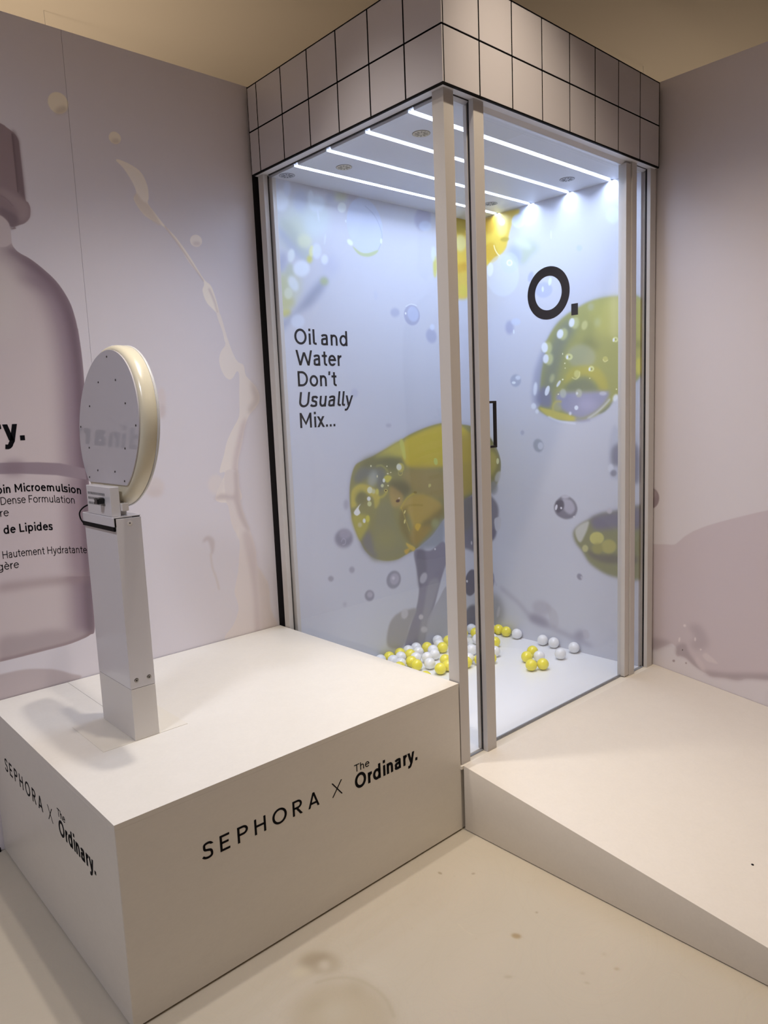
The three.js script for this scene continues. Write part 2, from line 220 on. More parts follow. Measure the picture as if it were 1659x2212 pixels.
  p('#b6aaaa',5,0.7,[-398,1145,-386,1167,-362,1173,-338,1156,-333,1130,-344,1088,-357,1081,-357,1112,-368,1149,-383,1149]); s('#c0b5b1',4,0.8,8,[-359,1081,-355,1018,-339,961,-327,899]);
  e('#d8d0cb',6,0.6,-199,1161,7,-1,-2,-32);
};
const PRINT_B = ({ p, e, s, c, u }) => {
  e('#ccd6cf',40,0.75,216,2693,124,-19,-60,-120); e('#c3ccb9',26,0.7,171,2643,71,-17,-41,-67); e('#cdd9dc',24,0.8,324,2737,84,12,-6,-86); e('#c9ceb4',22,0.7,120,2369,76,-10,-37,-95);
  e('#dfe7f2',9,0.9,104,2788,50,8,-4,-50); e('#d2dcee',7,0.8,149,2852,23,4,-3,-40); e('#b7bed6',16,0.7,224,2806,47,7,-4,-55); e('#d9e4ee',9,0.9,328,2808,54,8,-3,-41);
  p('#a9b1c8',16,0.75,[63,2651,95,2662,156,2627,213,2579,252,2532,227,2515,164,2541,104,2596]); p('#b3bdb5',16,0.7,[93,2690,160,2685,216,2627,274,2568,270,2516,232,2519,167,2592]);
  e('#d6dcc0',10,0.8,239,2612,40,-14,-23,-31); e('#c9c864',6,0.85,264,2528,16,-1,-5,-19); e('#dfe0a2',4,0.9,281,2569,17,1,-5,-27); e('#dfe6e8',5,0.9,149,2532,22,0,-8,-33);
  e('#b9c0b0',8,0.8,135,2454,28,3,-3,-40); e('#dfe6f0',7,0.9,210,2476,52,5,-3,-41); e('#d8e1ee',6,0.8,312,2572,30,3,-2,-38); e('#a6abc0',14,0.8,92,2493,27,-1,-15,-51);
  e('#bcc098',16,0.8,88,2374,37,3,-5,-66); e('#dbe3ea',7,0.85,154,2397,26,12,19,-35); e('#bfc18e',14,0.9,101,2298,53,19,12,-30); e('#c9c573',8,0.9,97,2250,31,11,7,-17);
  e('#d6dccb',5,0.8,120,2347,25,2,-2,-28); p('#9499ae',16,0.9,[66,2197,154,2261,230,2340,307,2414,363,2446,372,2427,328,2363,256,2297,176,2255,108,2199,68,2160]);
  e('#a9b585',9,0.9,352,2426,19,15,17,-12); e('#b9bcd2',26,0.7,398,2513,56,6,-3,-50); e('#e8efee',3,0.9,495,2814,30,4,-2,-26); e('#dde5f0',5,0.8,362,2536,23,2,-2,-25);
  e('#d3dcea',6,0.7,169,2213,43,2,-2,-34); e('#b4b7c6',8,0.8,424,2856,33,5,-2,-23); e('#c2c79d',14,0.7,491,2867,47,7,-1,-19); e('#b1b0c2',12,0.6,573,2868,43,7,-1,-23);
  e('#dbe5ef',4,0.7,292,2835,19,3,-2,-33); e('#dbe4ef',3,0.7,334,2753,5,1,4,-32); e('#dde6f1',2,0.9,517,2749,5,1,0,-7); e('#dfe6f2',3,0.6,371,2639,4,0,-5,-27);
  e('#c8d3ea',3,0.75,652,2742,124,35,34,-141); s('#a9b4cc',2,0.8,4,[658,2847,720,2810,763,2750,775,2705,763,2663,742,2627]);
  p('#b4c08e',3,0.9,[556,2626,608,2602,662,2602,742,2627,718,2601,661,2582,598,2588]); e('#e6eef8',3,0.9,540,2643,13,9,16,-13); e('#e6eef8',2,0.8,767,2677,8,1,-1,-15);
  e('#a9aac2',9,0.75,1104,2844,67,2,-20,-68); e('#c9d3e8',5,0.7,1122,2805,53,7,-1,-28); e('#c9c468',6,0.9,1195,2585,17,2,-3,-65); e('#d5dfd4',6,0.8,1185,2656,22,2,-2,-43);
  e('#a3a7be',2.5,0.9,987,2290,64,10,9,-57); e('#bac2d8',4,0.9,996,2297,45,7,7,-43); e('#eef3fa',1,0.9,936,2297,6,0,0,-7); s('#e2e9f4',1.5,0.9,4,[940,2336,982,2352,1028,2346]);
  e('#a9adc4',6,0.8,852,2297,36,2,-1,-25); e('#a7abc3',7,0.85,1144,2178,44,10,14,-41); e('#d3dced',4,0.8,1154,2230,20,1,-1,-18); e('#b3b7cc',6,0.6,523,1848,27,0,-1,-23);
  e('#bfc4d6',6,0.5,710,2382,17,1,-1,-23);
  p('#8c8a9c',16,0.7,[1201,1656,1068,1636,939,1602,846,1568,730,1527,636,1495,551,1473,506,1454,476,1402,458,1329,455,1237,466,1152,494,1071,519,1021,549,968,604,920,695,885,791,876,872,894,943,911,1022,940,1103,980,1166,1032,1244,1089,1389,1154,1563,1258,1574,1585,1480,1628,1380,1644,1303,1656]);
  p('#948f5a',3,1,[1201,1656,1068,1636,939,1602,846,1568,730,1527,636,1495,551,1473,506,1454,476,1402,458,1329,455,1237,466,1152,494,1071,519,1021,549,968,604,920,695,885,791,876,872,894,943,911,1022,940,1103,980,1166,1032,1244,1089,1389,1154,1563,1258,1574,1585,1480,1628,1380,1644,1303,1656]);
  p('#cdb93f',10,0.95,[888,1570,1002,1608,1200,1647,1379,1637,1477,1556,1472,1412,1209,1390,992,1398,887,1428,860,1501]); p('#c3bb55',10,0.9,[730,1523,852,1565,872,1483,774,1472,647,1477]);
  p('#b3a04c',14,0.85,[1376,1562,1573,1542,1564,1283,1361,1181,1253,1287]); p('#77774f',18,0.9,[579,1478,728,1493,858,1457,868,1412,771,1407,644,1430,548,1425]);
  p('#a3915a',22,0.85,[886,1398,1208,1362,1201,1198,985,1249,898,1285]); p('#6f6a48',16,0.85,[768,1342,900,1320,922,1264,859,1244,764,1276]);
  p('#7a7d75',12,0.9,[491,1388,543,1438,644,1430,724,1411,720,1338,682,1289,640,1362,590,1375,516,1352]); e('#a9aea6',12,0.8,629,1367,33,-10,-19,-44);
  p('#c5b957',6,0.9,[462,1270,476,1323,532,1347,599,1332,665,1287,673,1221,637,1199,623,1261,541,1299,495,1266,503,1232,465,1223]); e('#7c7a52',14,0.8,539,1270,39,-4,-2,-38);
  p('#b3ab4f',8,0.9,[462,1173,517,1179,578,1163,592,1126,525,1032,489,1080]); p('#8f8d66',16,0.9,[667,1217,761,1220,791,1109,840,990,861,919,779,887,660,898,593,935,625,1088]);
  e('#96935f',26,0.9,726,1012,90,-13,-3,-57); p('#7b7a80',14,0.8,[524,1020,590,1075,617,958,649,904,582,937]);
  p('#bda354',10,0.9,[831,1180,921,1238,1023,1240,1146,1190,1192,1138,1108,1087,1008,1063,1013,1025,948,1025,903,1131]);
  p('#857840',12,0.8,[836,1157,893,1178,883,1106,909,1003,946,970,925,941,865,1000,826,1078]); p('#a98f4a',12,0.8,[930,1046,1014,1053,1092,1033,1037,975,956,927,908,980]);
  p('#8a7844',16,0.6,[1075,1096,1192,1143,1196,1095,1093,1038,1008,1063]); p('#d6b84c',3,0.9,[967,1068,1001,1054,974,1021,950,1048]); p('#d0b44d',3,0.9,[873,963,944,924,933,903,887,933]);
  p('#caa845',3,0.9,[855,920,906,926,872,894]); p('#c2a15c',8,0.6,[753,1299,778,1310,860,1253,844,1197,789,1185,761,1220]); e('#5a3f34',2,0.95,818,1221,16,1,2,-8);
  e('#d8c9b0',1,0.9,829,1236,8,1,2,-4); s('#c3b04a',4,0.9,9,[837,1175,896,1231,960,1252]); s('#a58f3e',5,0.8,10,[843,1166,918,1184,1020,1172]); e('#dfe3d2',2,0.95,839,1419,22,-2,-1,-20);
  e('#c5bb5d',3,0.8,850,1414,30,-2,-1,-27); e('#dfe3d2',2,0.95,838,1417,20,-2,-1,-18); s('#d6cd77',1.5,0.9,3,[830,1389,831,1376,847,1368,863,1377,861,1391]);
  p('#cfc654',3,0.9,[713,1364,740,1379,775,1367,768,1350,738,1336]); e('#e6ebe2',1.5,0.95,714,1351,10,-1,-1,-12); e('#d9dcab',2,0.9,700,1322,12,-1,-1,-10);
  e('#d6c766',1,0.9,726,1291,13,-1,0,-9); e('#3c3020',1,0.9,726,1291,7,-1,0,-5); e('#e6e4bd',1,0.95,620,1441,5,0,0,-6); e('#e6e4bd',1,0.95,742,1430,5,0,0,-4);
  e('#e6e4bd',1,0.95,770,1392,6,0,0,-3); e('#e6e4bd',1,0.95,664,1379,4,0,0,-8); e('#e6e4bd',1,0.95,746,1387,8,-1,0,-4); e('#e6e4bd',1,0.95,745,1318,6,-1,0,-5);
  s('#a9a65f',4,0.8,8,[662,1437,696,1439,730,1419,747,1400]); e('#dde0c8',2,0.95,604,1306,20,-2,-1,-19); e('#cdd0a8',3,0.8,631,1296,15,-2,-1,-14); e('#e6e9ea',2,0.95,594,1258,14,-2,-1,-13);
  e('#d3d79f',2,0.9,597,1229,16,-2,-1,-15); e('#cfca66',3,0.9,659,1292,13,-1,-1,-17); p('#e9ecec',2,0.95,[480,1196,532,1237,516,1213,526,1186,500,1173]);
  e('#e6e9ec',2,0.95,552,1138,11,-2,-1,-13); e('#cfc94f',3,0.9,579,1146,15,-2,-1,-20); e('#c7c3a0',4,0.8,519,1119,16,-2,-1,-14); e('#c3cf72',2,0.9,1148,1427,17,1,4,-22);
  e('#d8d483',1,0.9,1084,1285,5,0,-1,-12); e('#d8d483',1,0.9,1096,1286,4,0,0,-10); p('#c9cc66',4,0.8,[849,1570,876,1575,892,1517,895,1459,877,1465,861,1510]);
  e('#e2d88a',1,0.95,870,1149,5,-3,-7,-10); e('#e2d88a',1,0.95,867,1093,6,-2,-4,-13); e('#8c7c3a',1,0.9,963,1256,15,-2,0,-7); s('#c9b452',2,0.8,4,[844,1179,877,1098,904,1031]);
  s('#d3c654',6,0.8,10,[669,1256,704,1261,735,1284]); p('#8f97a2',14,0.8,[1090,982,1202,1066,1196,914,1099,896,969,920]); e('#a3a878',10,0.8,1126,1047,34,-4,-1,-28);
  p('#8b8896',5,1,[941,907,1076,885,1196,922,1233,820,1195,746,1157,672,1093,524,1032,417,993,282,832,323,881,452,940,557,967,669,952,789]);
  p('#75727f',10,0.8,[957,896,1022,894,1038,774,1012,700,968,677,957,788]); p('#a19fa8',10,0.8,[1056,692,1146,675,1058,492,983,309,939,320,1005,543]);
  p('#a9a9b1',4,0.9,[1034,457,1129,557,1224,611,1205,170,968,232,1006,343]); e('#bbbac2',5,0.9,1008,724,26,-12,-19,-30);
  p('#9d9a9c',7,0.9,[707,492,771,547,876,555,939,541,881,452,812,336,691,374]); e('#c2c1c6',5,0.9,838,536,28,-10,-9,-29); e('#c7c4c8',3,0.9,975,486,20,-4,-1,-16);
  e('#c9c8cd',5,0.8,998,401,29,-7,-1,-19); e('#8b899a',9,0.9,400,1059,64,-9,-3,-50); e('#a9a7b6',6,0.8,409,1082,40,-6,-2,-28);
  s('#b9b7c4',2,0.9,4,[380,1044,394,1060,411,1047,405,1027,388,1026]); e('#92909e',4,0.9,760,760,55,-19,-18,-50); e('#b2b0bd',5,0.9,767,763,35,-12,-11,-32);
  e('#cccad3',3,0.9,758,770,12,-2,-1,-10); e('#8f8d9d',4,0.9,567,703,36,-7,-2,-32); e('#b5b3c0',4,0.9,570,708,21,-4,-1,-17); e('#9a98a7',4,0.85,295,852,19,-4,-1,-15);
  e('#a09eac',5,0.8,446,875,20,-4,-1,-18); e('#a6a5b6',7,0.7,426,1244,18,-2,-2,-28); e('#9f9dab',8,0.6,383,690,13,-3,-1,-10); e('#d8d8dd',1,0.9,1118,887,8,-1,0,-7);
  e('#b3b4c2',4,0.8,768,1662,22,-1,-1,-11); p('#d4bb4a',8,0.95,[1317,2773,1410,2898,1500,2911,1675,2936,1664,2628,1564,2500,1482,2425,1390,2410,1302,2412]);
  p('#a99a4c',12,0.85,[1385,2895,1487,2901,1484,2827,1393,2798]); e('#dcdba6',9,0.8,1429,2746,52,6,-2,-50); e('#cfc24f',9,0.8,1444,2465,39,3,-1,-34);
  p('#c69b34',8,0.7,[1399,2619,1483,2636,1482,2594,1397,2569]); s('#efe9c0',1.5,0.9,3,[1475,2825,1483,2806,1490,2802]);
  p('#716f7b',8,0.9,[1378,1126,1489,1186,1615,1173,1603,810,1422,839,1369,893]); p('#77756c',12,0.7,[1387,1162,1474,1152,1469,1006,1386,963]); e('#62606e',4,0.95,1447,612,62,-18,-21,-84);
  e('#e6e6ec',1,0.9,1407,629,9,-2,0,-9); e('#6f6d78',8,0.85,1459,374,84,-19,-3,-85); e('#d6d5da',2,0.8,1461,874,8,-1,0,-13);
};
const PRINT_C = ({ p, e, s, c, u }) => {
  p('#d8bd48',6,0.95,[-1126,2905,-1077,2880,-975,2888,-831,2880,-841,2847,-872,2830,-883,2801,-899,2761,-911,2723,-927,2678,-970,2646,-1024,2615,-1079,2604,-1135,2609]);
  p('#b98f35',10,0.7,[-1077,2878,-1018,2878,-998,2829,-1031,2787,-1074,2796]); p('#e6d680',8,0.85,[-986,2867,-913,2851,-920,2765,-968,2754,-988,2787]);
  p('#c9a63a',6,0.8,[-1076,2723,-1022,2729,-991,2666,-992,2626,-1046,2623,-1083,2658]); e('#f3ecc0',4,0.9,-952,2834,23,-5,0,-20); e('#fbf8e4',2,0.9,-960,2835,10,-2,0,-9);
  s('#f4efcf',2,0.95,6,[-1017,2711,-1009,2686,-994,2662,-978,2645]); p('#a48f35',4,0.7,[-968,2738,-936,2744,-900,2729,-921,2717,-952,2723]); e('#dfe6f0',4,0.9,-834,2815,47,-10,-1,-39);
  e('#d6e0ee',10,0.8,-762,2830,53,-12,-1,-50); p('#a4adc8',16,0.8,[-912,2676,-865,2683,-815,2642,-801,2592,-836,2578,-887,2623]);
  p('#b2bca6',16,0.85,[-865,2699,-789,2700,-725,2672,-687,2634,-746,2598,-796,2560,-826,2577,-815,2634]); p('#d6ddd0',12,0.7,[-864,2714,-814,2712,-755,2678,-745,2641,-800,2655,-840,2678]);
  e('#d3dde8',5,0.55,-957,2526,124,-20,-3,-122); e('#e2e9f2',3,0.9,-1050,2576,24,-5,-5,-40); e('#c6d2e4',4,0.5,-903,2590,67,-12,-1,-60); e('#eef3f8',2,0.9,-902,2590,22,-4,0,-18);
  e('#cdd8e8',2,0.9,-902,2590,13,-2,0,-11); e('#a3a8c2',8,0.9,-910,2214,31,-4,-1,-40); e('#c6cfe4',4,0.8,-862,2242,35,-4,0,-21); e('#e2eaf4',1.5,0.9,-879,2186,5,-1,0,-13);
  e('#a6adc0',4,0.9,-871,1896,40,-2,-1,-37); e('#d6deea',3,0.9,-853,1912,19,-1,0,-13); e('#e6edf4',2,0.9,-885,1884,15,-1,0,-8); e('#b9c4dc',4,0.8,-424,2586,18,-3,0,-16);
  e('#dbe5f2',2,0.7,-607,2692,4,-1,0,-23); e('#d6e1f2',6,0.6,-221,2714,40,-9,0,-42); e('#b0b8d2',5,0.8,-660,2398,56,8,18,-43); e('#dfe7f4',2,0.9,-617,2438,11,-3,-5,-22);
  e('#e3eaf4',2,0.8,-667,2403,8,-1,0,-16); e('#a4aac4',4,0.7,-750,2486,17,-7,-12,-27); e('#b7bfd8',4,0.6,-828,1580,14,0,0,-14);
  p('#9398b4',14,0.7,[-86,2286,-190,2296,-283,2300,-371,2290,-448,2264,-516,2235,-577,2192,-629,2130,-677,2058,-704,2004,-732,1940,-744,1875,-750,1809,-741,1751,-709,1719,-645,1682,-562,1654,-461,1647,-402,1650,-330,1670,-270,1705,-224,1744,-170,1794,-66,1864,-25,1969,-10,2101,-27,2217]);
  p('#a2a25e',6,1,[-86,2286,-190,2296,-283,2300,-371,2290,-448,2264,-516,2235,-577,2192,-629,2130,-677,2058,-651,2047,-679,1937,-691,1828,-687,1753,-709,1719,-645,1682,-562,1654,-461,1647,-402,1650,-330,1670,-270,1705,-224,1744,-170,1794,-66,1864,-25,1969,-10,2101,-27,2217]);
  p('#7d8373',22,0.85,[-557,2190,-477,2214,-448,2161,-518,2052,-559,1928,-602,1802,-634,1751,-687,1753,-673,1936,-630,2062]);
  p('#b5b262',20,0.8,[-353,2271,-194,2274,-185,2101,-261,2101,-330,2148]); p('#c9c486',16,0.6,[-234,2279,-190,2281,-189,2101,-229,2105]); e('#8b8c58',16,0.85,-353,2062,51,-25,-16,-28);
  e('#a9aa84',10,0.9,-415,2001,89,-21,-14,-64); p('#b9b04f',10,0.9,[-519,1892,-479,1940,-401,1951,-307,1928,-256,1859,-256,1802,-307,1805,-326,1851,-401,1893,-460,1880,-520,1841]);
  p('#7e8468',14,0.9,[-520,1849,-450,1879,-373,1883,-316,1830,-307,1805,-450,1804,-520,1824]);
  p('#9a9ab2',10,1,[-561,1809,-402,1805,-251,1802,-247,1770,-279,1726,-354,1678,-422,1659,-491,1682,-561,1723,-582,1767]); e('#b4b0c8',20,0.7,-373,1733,57,-2,0,-33);
  p('#7c80a0',10,0.8,[-718,1785,-675,1849,-622,1812,-613,1742,-639,1725,-692,1740]); p('#c7bd5e',4,0.95,[-700,1727,-634,1716,-562,1697,-461,1668,-456,1647,-552,1653,-640,1677]);
  s('#dfe4ee',4,0.9,9,[-635,1673,-562,1645,-456,1630]); s('#bfb964',5,0.9,14,[-603,1698,-602,1737,-582,1758,-551,1757]); e('#aeae86',6,0.7,-574,1728,28,-1,0,-26);
  s('#d8dbe6',5,0.9,9,[-373,1658,-316,1690,-270,1726,-238,1757]); p('#767c58',5,0.9,[-307,1681,-260,1713,-224,1744,-238,1720,-270,1693]); s('#9b99b4',6,0.8,12,[-456,1656,-412,1646,-364,1650]);
  e('#c4c88c',6,0.8,-453,2188,26,-8,-8,-31); e('#e4eaf2',3,0.95,-475,2193,18,-5,-6,-24); e('#c4c88c',6,0.8,-530,2135,27,-7,-9,-32); e('#e4eaf2',3,0.95,-552,2139,21,-6,-7,-25);
  e('#c4c88c',6,0.8,-635,2069,28,-3,0,-34); e('#e4eaf2',3,0.95,-658,2073,23,-2,0,-29); e('#c4c88c',6,0.8,-628,2004,28,-4,-4,-34); e('#e4eaf2',3,0.95,-651,2008,20,-3,-3,-26);
  e('#c9c786',4,0.9,-393,2169,18,-6,-8,-24); e('#b7ba80',8,0.8,-313,2176,21,-2,0,-24); e('#adb18a',6,0.8,-353,2263,19,-2,0,-20); e('#b9bc8a',6,0.8,-609,1893,15,-4,-8,-24);
  e('#e2e8f0',2,0.95,-643,1824,14,-5,-11,-28); e('#e0e6f0',4,0.9,-728,1839,14,-2,-5,-39); e('#e2e8ee',2,0.9,-565,1860,8,-4,-13,-18); e('#dfe5ee',3,0.9,-741,1738,18,-1,0,-18);
  e('#dfe5ee',3,0.9,-717,1706,13,0,0,-13); e('#e2e8f2',2,0.95,-448,1719,13,0,0,-13); e('#d9dee8',3,0.9,-488,1688,9,0,0,-10); e('#e3e8f0',4,0.9,-204,1764,14,-5,-8,-19);
  e('#d9dc98',2,0.9,-204,2073,16,-2,0,-14); e('#e8ecf2',1.5,0.95,-215,2072,6,-2,-2,-10); e('#9c9a55',1.5,0.9,-203,2073,5,0,0,-6); e('#d9dc98',2,0.9,-351,1929,18,-1,0,-16);
  e('#e8ecf2',1.5,0.95,-362,1927,6,-2,-2,-10); e('#9c9a55',1.5,0.9,-350,1928,6,0,0,-6); e('#d9dc98',2,0.9,-494,2006,25,-2,0,-18); e('#e8ecf2',1.5,0.95,-505,2005,7,-2,-2,-11);
  e('#9c9a55',1.5,0.9,-492,2006,6,-1,0,-6); e('#d2cf80',3,0.9,-442,1906,20,-1,0,-23); s('#e4e09a',2,0.9,5,[-474,1889,-450,1879,-428,1894,-425,1919]); e('#c3bf6e',2,0.9,-265,1975,16,-1,0,-15);
  s('#e0dc9e',1.5,0.9,4,[-279,1974,-268,1961,-249,1968]); e('#f0efc8',1,0.95,-522,1972,5,0,0,-4); e('#f0efc8',1,0.95,-520,1945,4,0,0,-3); e('#f0efc8',1,0.95,-537,1882,6,0,0,-5);
  e('#f0efc8',1,0.95,-361,1878,4,0,0,-3); e('#f0efc8',1,0.95,-567,1800,5,0,0,-4); e('#f0efc8',1,0.95,-198,1810,4,0,0,-4); e('#f0efc8',1,0.95,-536,2026,3,0,0,-6);
  e('#bfc4b4',4,0.8,-535,1803,22,-1,0,-26); e('#b9bda6',4,0.8,-431,1800,21,-1,0,-24); e('#dcdfe0',2,0.9,-443,1799,7,0,0,-8); e('#c9cbd4',3,0.8,-279,1791,23,-1,0,-11);
  p('#b9b45e',10,0.8,[-86,2232,-61,2233,-42,2009,-84,1896]); e('#d3cc5a',6,0.9,-71,1922,17,-1,0,-47); e('#8d8a50',8,0.7,-72,2035,17,-2,0,-23); e('#9aa0ae',5,0.9,-711,1504,36,5,8,-39);
  e('#ccd0dc',3,0.9,-695,1502,20,0,0,-22); e('#a9acbc',3,0.7,-826,1582,13,0,0,-14); p('#b9bdcb',8,0.9,[-211,1618,-177,1595,-88,1587,-86,1348,-210,1321,-240,1358,-244,1451,-236,1550]);
  p('#7c7d8e',10,0.9,[-223,1489,-169,1520,-71,1498,-70,1304,-177,1391,-223,1405]); e('#d3d7e2',4,0.9,-232,1382,17,1,0,-23); e('#7f8090',5,0.8,-214,1355,19,1,0,-18);
  p('#7d7b86',4,0.95,[-602,1148,-573,1191,-525,1214,-468,1189,-445,1142,-464,1096,-516,1075,-564,1084,-593,1106]);
  p('#b5b3c0',6,0.95,[-544,1193,-487,1188,-459,1141,-488,1106,-526,1120,-544,1151]); p('#5d5b68',4,0.9,[-588,1173,-544,1184,-535,1144,-574,1108,-591,1132]);
  e('#e4e4ee',1.5,0.95,-588,1140,8,-1,-4,-17); e('#e6e6ee',1,0.95,-554,1138,7,0,0,-7); e('#d6d5df',2,0.9,-467,1093,7,1,0,-5); e('#d0d0da',4,0.8,-525,1206,28,2,0,-10);
  p('#8d8b9c',14,0.7,[73,1185,-45,1185,-193,1144,-296,1120,-368,1083,-432,1045,-470,1001,-456,944,-414,899,-369,839,-315,806,-253,782,-192,774,-83,774,76,850]);
  p('#8a8b66',8,1,[73,1185,-45,1185,-193,1144,-296,1120,-368,1083,-432,1045,-470,1001,-456,944,-414,899,-369,839,-315,806,-253,782,-192,774,-83,774,76,850]);
  p('#77748a',14,0.9,[-359,1084,-296,1120,-193,1144,-45,1177,-44,1064,-193,1050,-323,1030]); p('#6d6a63',10,0.8,[-378,904,-297,889,-192,901,-84,906,-83,867,-253,846,-350,866]);
  p('#c9cac4',5,0.9,[-460,1010,-432,1045,-372,1074,-377,1034,-396,991,-423,948,-446,962]); e('#c6c172',3,0.95,-319,981,46,5,0,-37); e('#b3ae68',5,0.9,-244,942,48,5,0,-40);
  e('#9f9a5c',6,0.8,-314,923,35,4,0,-32); e('#c9c890',3,0.8,-394,914,20,2,0,-21); e('#c3c1c9',3,0.8,-239,1144,17,1,0,-17); e('#8d8b9b',3,0.9,-431,742,15,10,11,-16);
  e('#c6c5d0',2,0.8,-417,738,6,4,6,-9); p('#7e7b4a',6,0.95,[-1288,1608,-1096,1562,-1036,1487,-1004,1413,-1004,1342,-1030,1262,-1088,1201,-1302,1176]);
  p('#aca25a',10,0.85,[-1150,1472,-1048,1456,-1027,1386,-1074,1313,-1155,1311]); s('#5f6148',3,0.8,6,[-1079,1544,-1030,1482,-1002,1404,-1004,1342]);
  e('#d8dcb0',1.5,0.9,-1021,1404,11,0,-1,-19); e('#b9bcc2',5,0.8,-1023,1306,19,-5,-16,-34); e('#8d8f96',8,0.8,-1059,1234,34,2,-1,-45);
  p('#73717d',8,0.9,[-1183,1146,-1106,1186,-1050,1154,-1023,1102,-1031,1011,-1050,928,-1085,888,-1192,830]); p('#c2c3cc',2.5,0.95,[-1053,1036,-1004,1045,-1012,977,-1043,956,-1057,991]);
  p('#6f6d7c',6,0.9,[-1095,969,-1049,955,-1062,908,-1097,887]); e('#76748a',4,0.9,-1104,627,35,5,-2,-66); s('#b3b1c0',3,0.8,6,[-1082,658,-1058,615,-1052,597]);
  p('#8d8c8f',22,0.7,[-1143,499,-1037,526,-994,431,-1042,329,-1186,243]); e('#bdbcc2',4,0.8,-1040,423,11,0,-9,-39); p('#918ea0',16,0.8,[-796,439,-743,467,-671,444,-641,415,-692,396,-775,407]);
  e('#b4b2be',12,0.8,-701,509,67,-9,-18,-45); p('#b6b4bd',5,0.5,[-670,541,-600,510,-580,461,-586,408,-631,408,-650,474]); p('#918ea0',14,0.7,[-474,378,-426,422,-398,402,-417,364]);
  e('#bdbbc6',4,0.8,-389,404,19,10,11,-26); s('#9a97a8',14,0.6,20,[-1013,585,-881,514,-775,434,-631,399,-483,368,-361,342]);
};
const PRINT_R = ({ p, e, s, c, u }) => {
 
  p('#bdb3b8',2,1,[-191,956,-35,963,34,969,88,974,118,997,141,1020,182,1050,227,1074,283,1099,349,1124,454,1160,556,1192,744,1239,919,1255,996,407,774,376,580,341,517,332,475,322,454,309,427,302,366,299,299,290,276,300,253,305,205,329,163,358,133,364,115,357,106,370,112,393,102,412,80,423,52,408,9,380,-29,365,-188,334]);
  p('#a0949a',12,0.8,[-95,418,27,435,80,423,52,408,9,380,-29,365,-94,351]); p('#aa9fa5',14,0.8,[178,540,231,556,272,505,279,459,250,423,204,419,186,451,209,480]);
  p('#a0949b',8,0.8,[111,417,156,439,174,400,205,359,253,310,205,329,163,358,133,364,106,370]);
  p('#9b9096',10,0.8,[264,312,366,325,474,349,579,372,772,408,774,376,580,341,475,322,427,302,366,299,299,290]); p('#c9bfc2',3,0.85,[251,393,274,410,331,370,303,366,275,369]);
  p('#c4babd',5,0.8,[219,380,252,358,264,318,241,319,217,350]); e('#d6ced0',2,0.9,152,538,7,-3,-4,-7); e('#d6ced0',2,0.9,124,454,5,0,-2,-14); e('#d6ced0',2,0.9,210,474,4,1,0,-11);
  e('#d6ced0',2,0.9,241,424,5,1,0,-5); e('#8f8188',2,0.95,-44,1215,45,3,0,-55); e('#a89aa0',8,0.8,-38,1242,25,1,0,-24); e('#9d9196',1,0.9,94,328,7,4,3,-6); e('#9d9196',1,0.9,163,332,5,1,0,-6);
  e('#d6ced0',1,0.9,164,336,2,0,0,-2); e('#1d1a1c',0.5,1,142,400,2,1,0,-4);
};
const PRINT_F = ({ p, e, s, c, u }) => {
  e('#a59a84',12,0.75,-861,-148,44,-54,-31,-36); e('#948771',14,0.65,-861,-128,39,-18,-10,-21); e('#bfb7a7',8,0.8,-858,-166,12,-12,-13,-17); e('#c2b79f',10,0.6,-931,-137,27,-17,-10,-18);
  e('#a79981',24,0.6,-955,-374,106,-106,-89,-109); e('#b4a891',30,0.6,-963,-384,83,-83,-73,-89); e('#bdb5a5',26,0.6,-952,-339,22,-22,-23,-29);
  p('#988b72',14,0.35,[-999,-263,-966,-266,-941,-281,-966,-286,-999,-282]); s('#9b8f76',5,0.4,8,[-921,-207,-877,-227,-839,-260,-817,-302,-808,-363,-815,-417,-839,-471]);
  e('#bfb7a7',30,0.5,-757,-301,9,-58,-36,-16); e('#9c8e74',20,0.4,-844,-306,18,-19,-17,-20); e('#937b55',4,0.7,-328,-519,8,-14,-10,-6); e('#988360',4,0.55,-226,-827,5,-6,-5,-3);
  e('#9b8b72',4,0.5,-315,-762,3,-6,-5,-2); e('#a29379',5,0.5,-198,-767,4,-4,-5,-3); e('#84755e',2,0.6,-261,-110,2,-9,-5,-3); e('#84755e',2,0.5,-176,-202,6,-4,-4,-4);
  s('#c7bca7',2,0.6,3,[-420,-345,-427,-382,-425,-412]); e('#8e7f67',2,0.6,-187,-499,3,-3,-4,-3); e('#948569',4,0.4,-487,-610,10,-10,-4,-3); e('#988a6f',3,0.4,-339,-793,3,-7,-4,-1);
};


// ------------------------------------------------------------------ the room
const paintGrain = grain(512, [8, 32, 160], [2, 2, 3]);
const ceilingMat = std(0xead2b0, 0.9), plainWall = std(0xa19da6, 0.75, { map: paintGrain });
const FLOOR_X0 = -1.9, FLOOR_W = 3.6, FLOOR_H = 2.2;
const floorMap = print(FLOOR_X0, -1.9, FLOOR_W, FLOOR_H, 2048, '#b9b09f', (tools) => {
  for (let i = 0; i < 240; i++) tools.e(rnd() < 0.5 ? '#b4ab98' : '#bfb6a5', 40, 0.18, -1900 + rnd() * 3600, -1900 + rnd() * 2200, 60 + rnd() * 160, rnd() * 60, rnd() * 40, 40 + rnd() * 90);
  for (let i = 0; i < 160; i++) tools.e('#9a8a6e', 1.5, 0.10 + rnd() * 0.25, -1900 + rnd() * 3600, -1900 + rnd() * 2200, 1 + rnd() * 3, rnd(), rnd(), 1 + rnd() * 2);
  PRINT_F(tools);
});
floorMap.wrapS = floorMap.wrapT = THREE.MirroredRepeatWrapping;
const floorMat = std(0xffffff, 0.5, { map: floorMap });
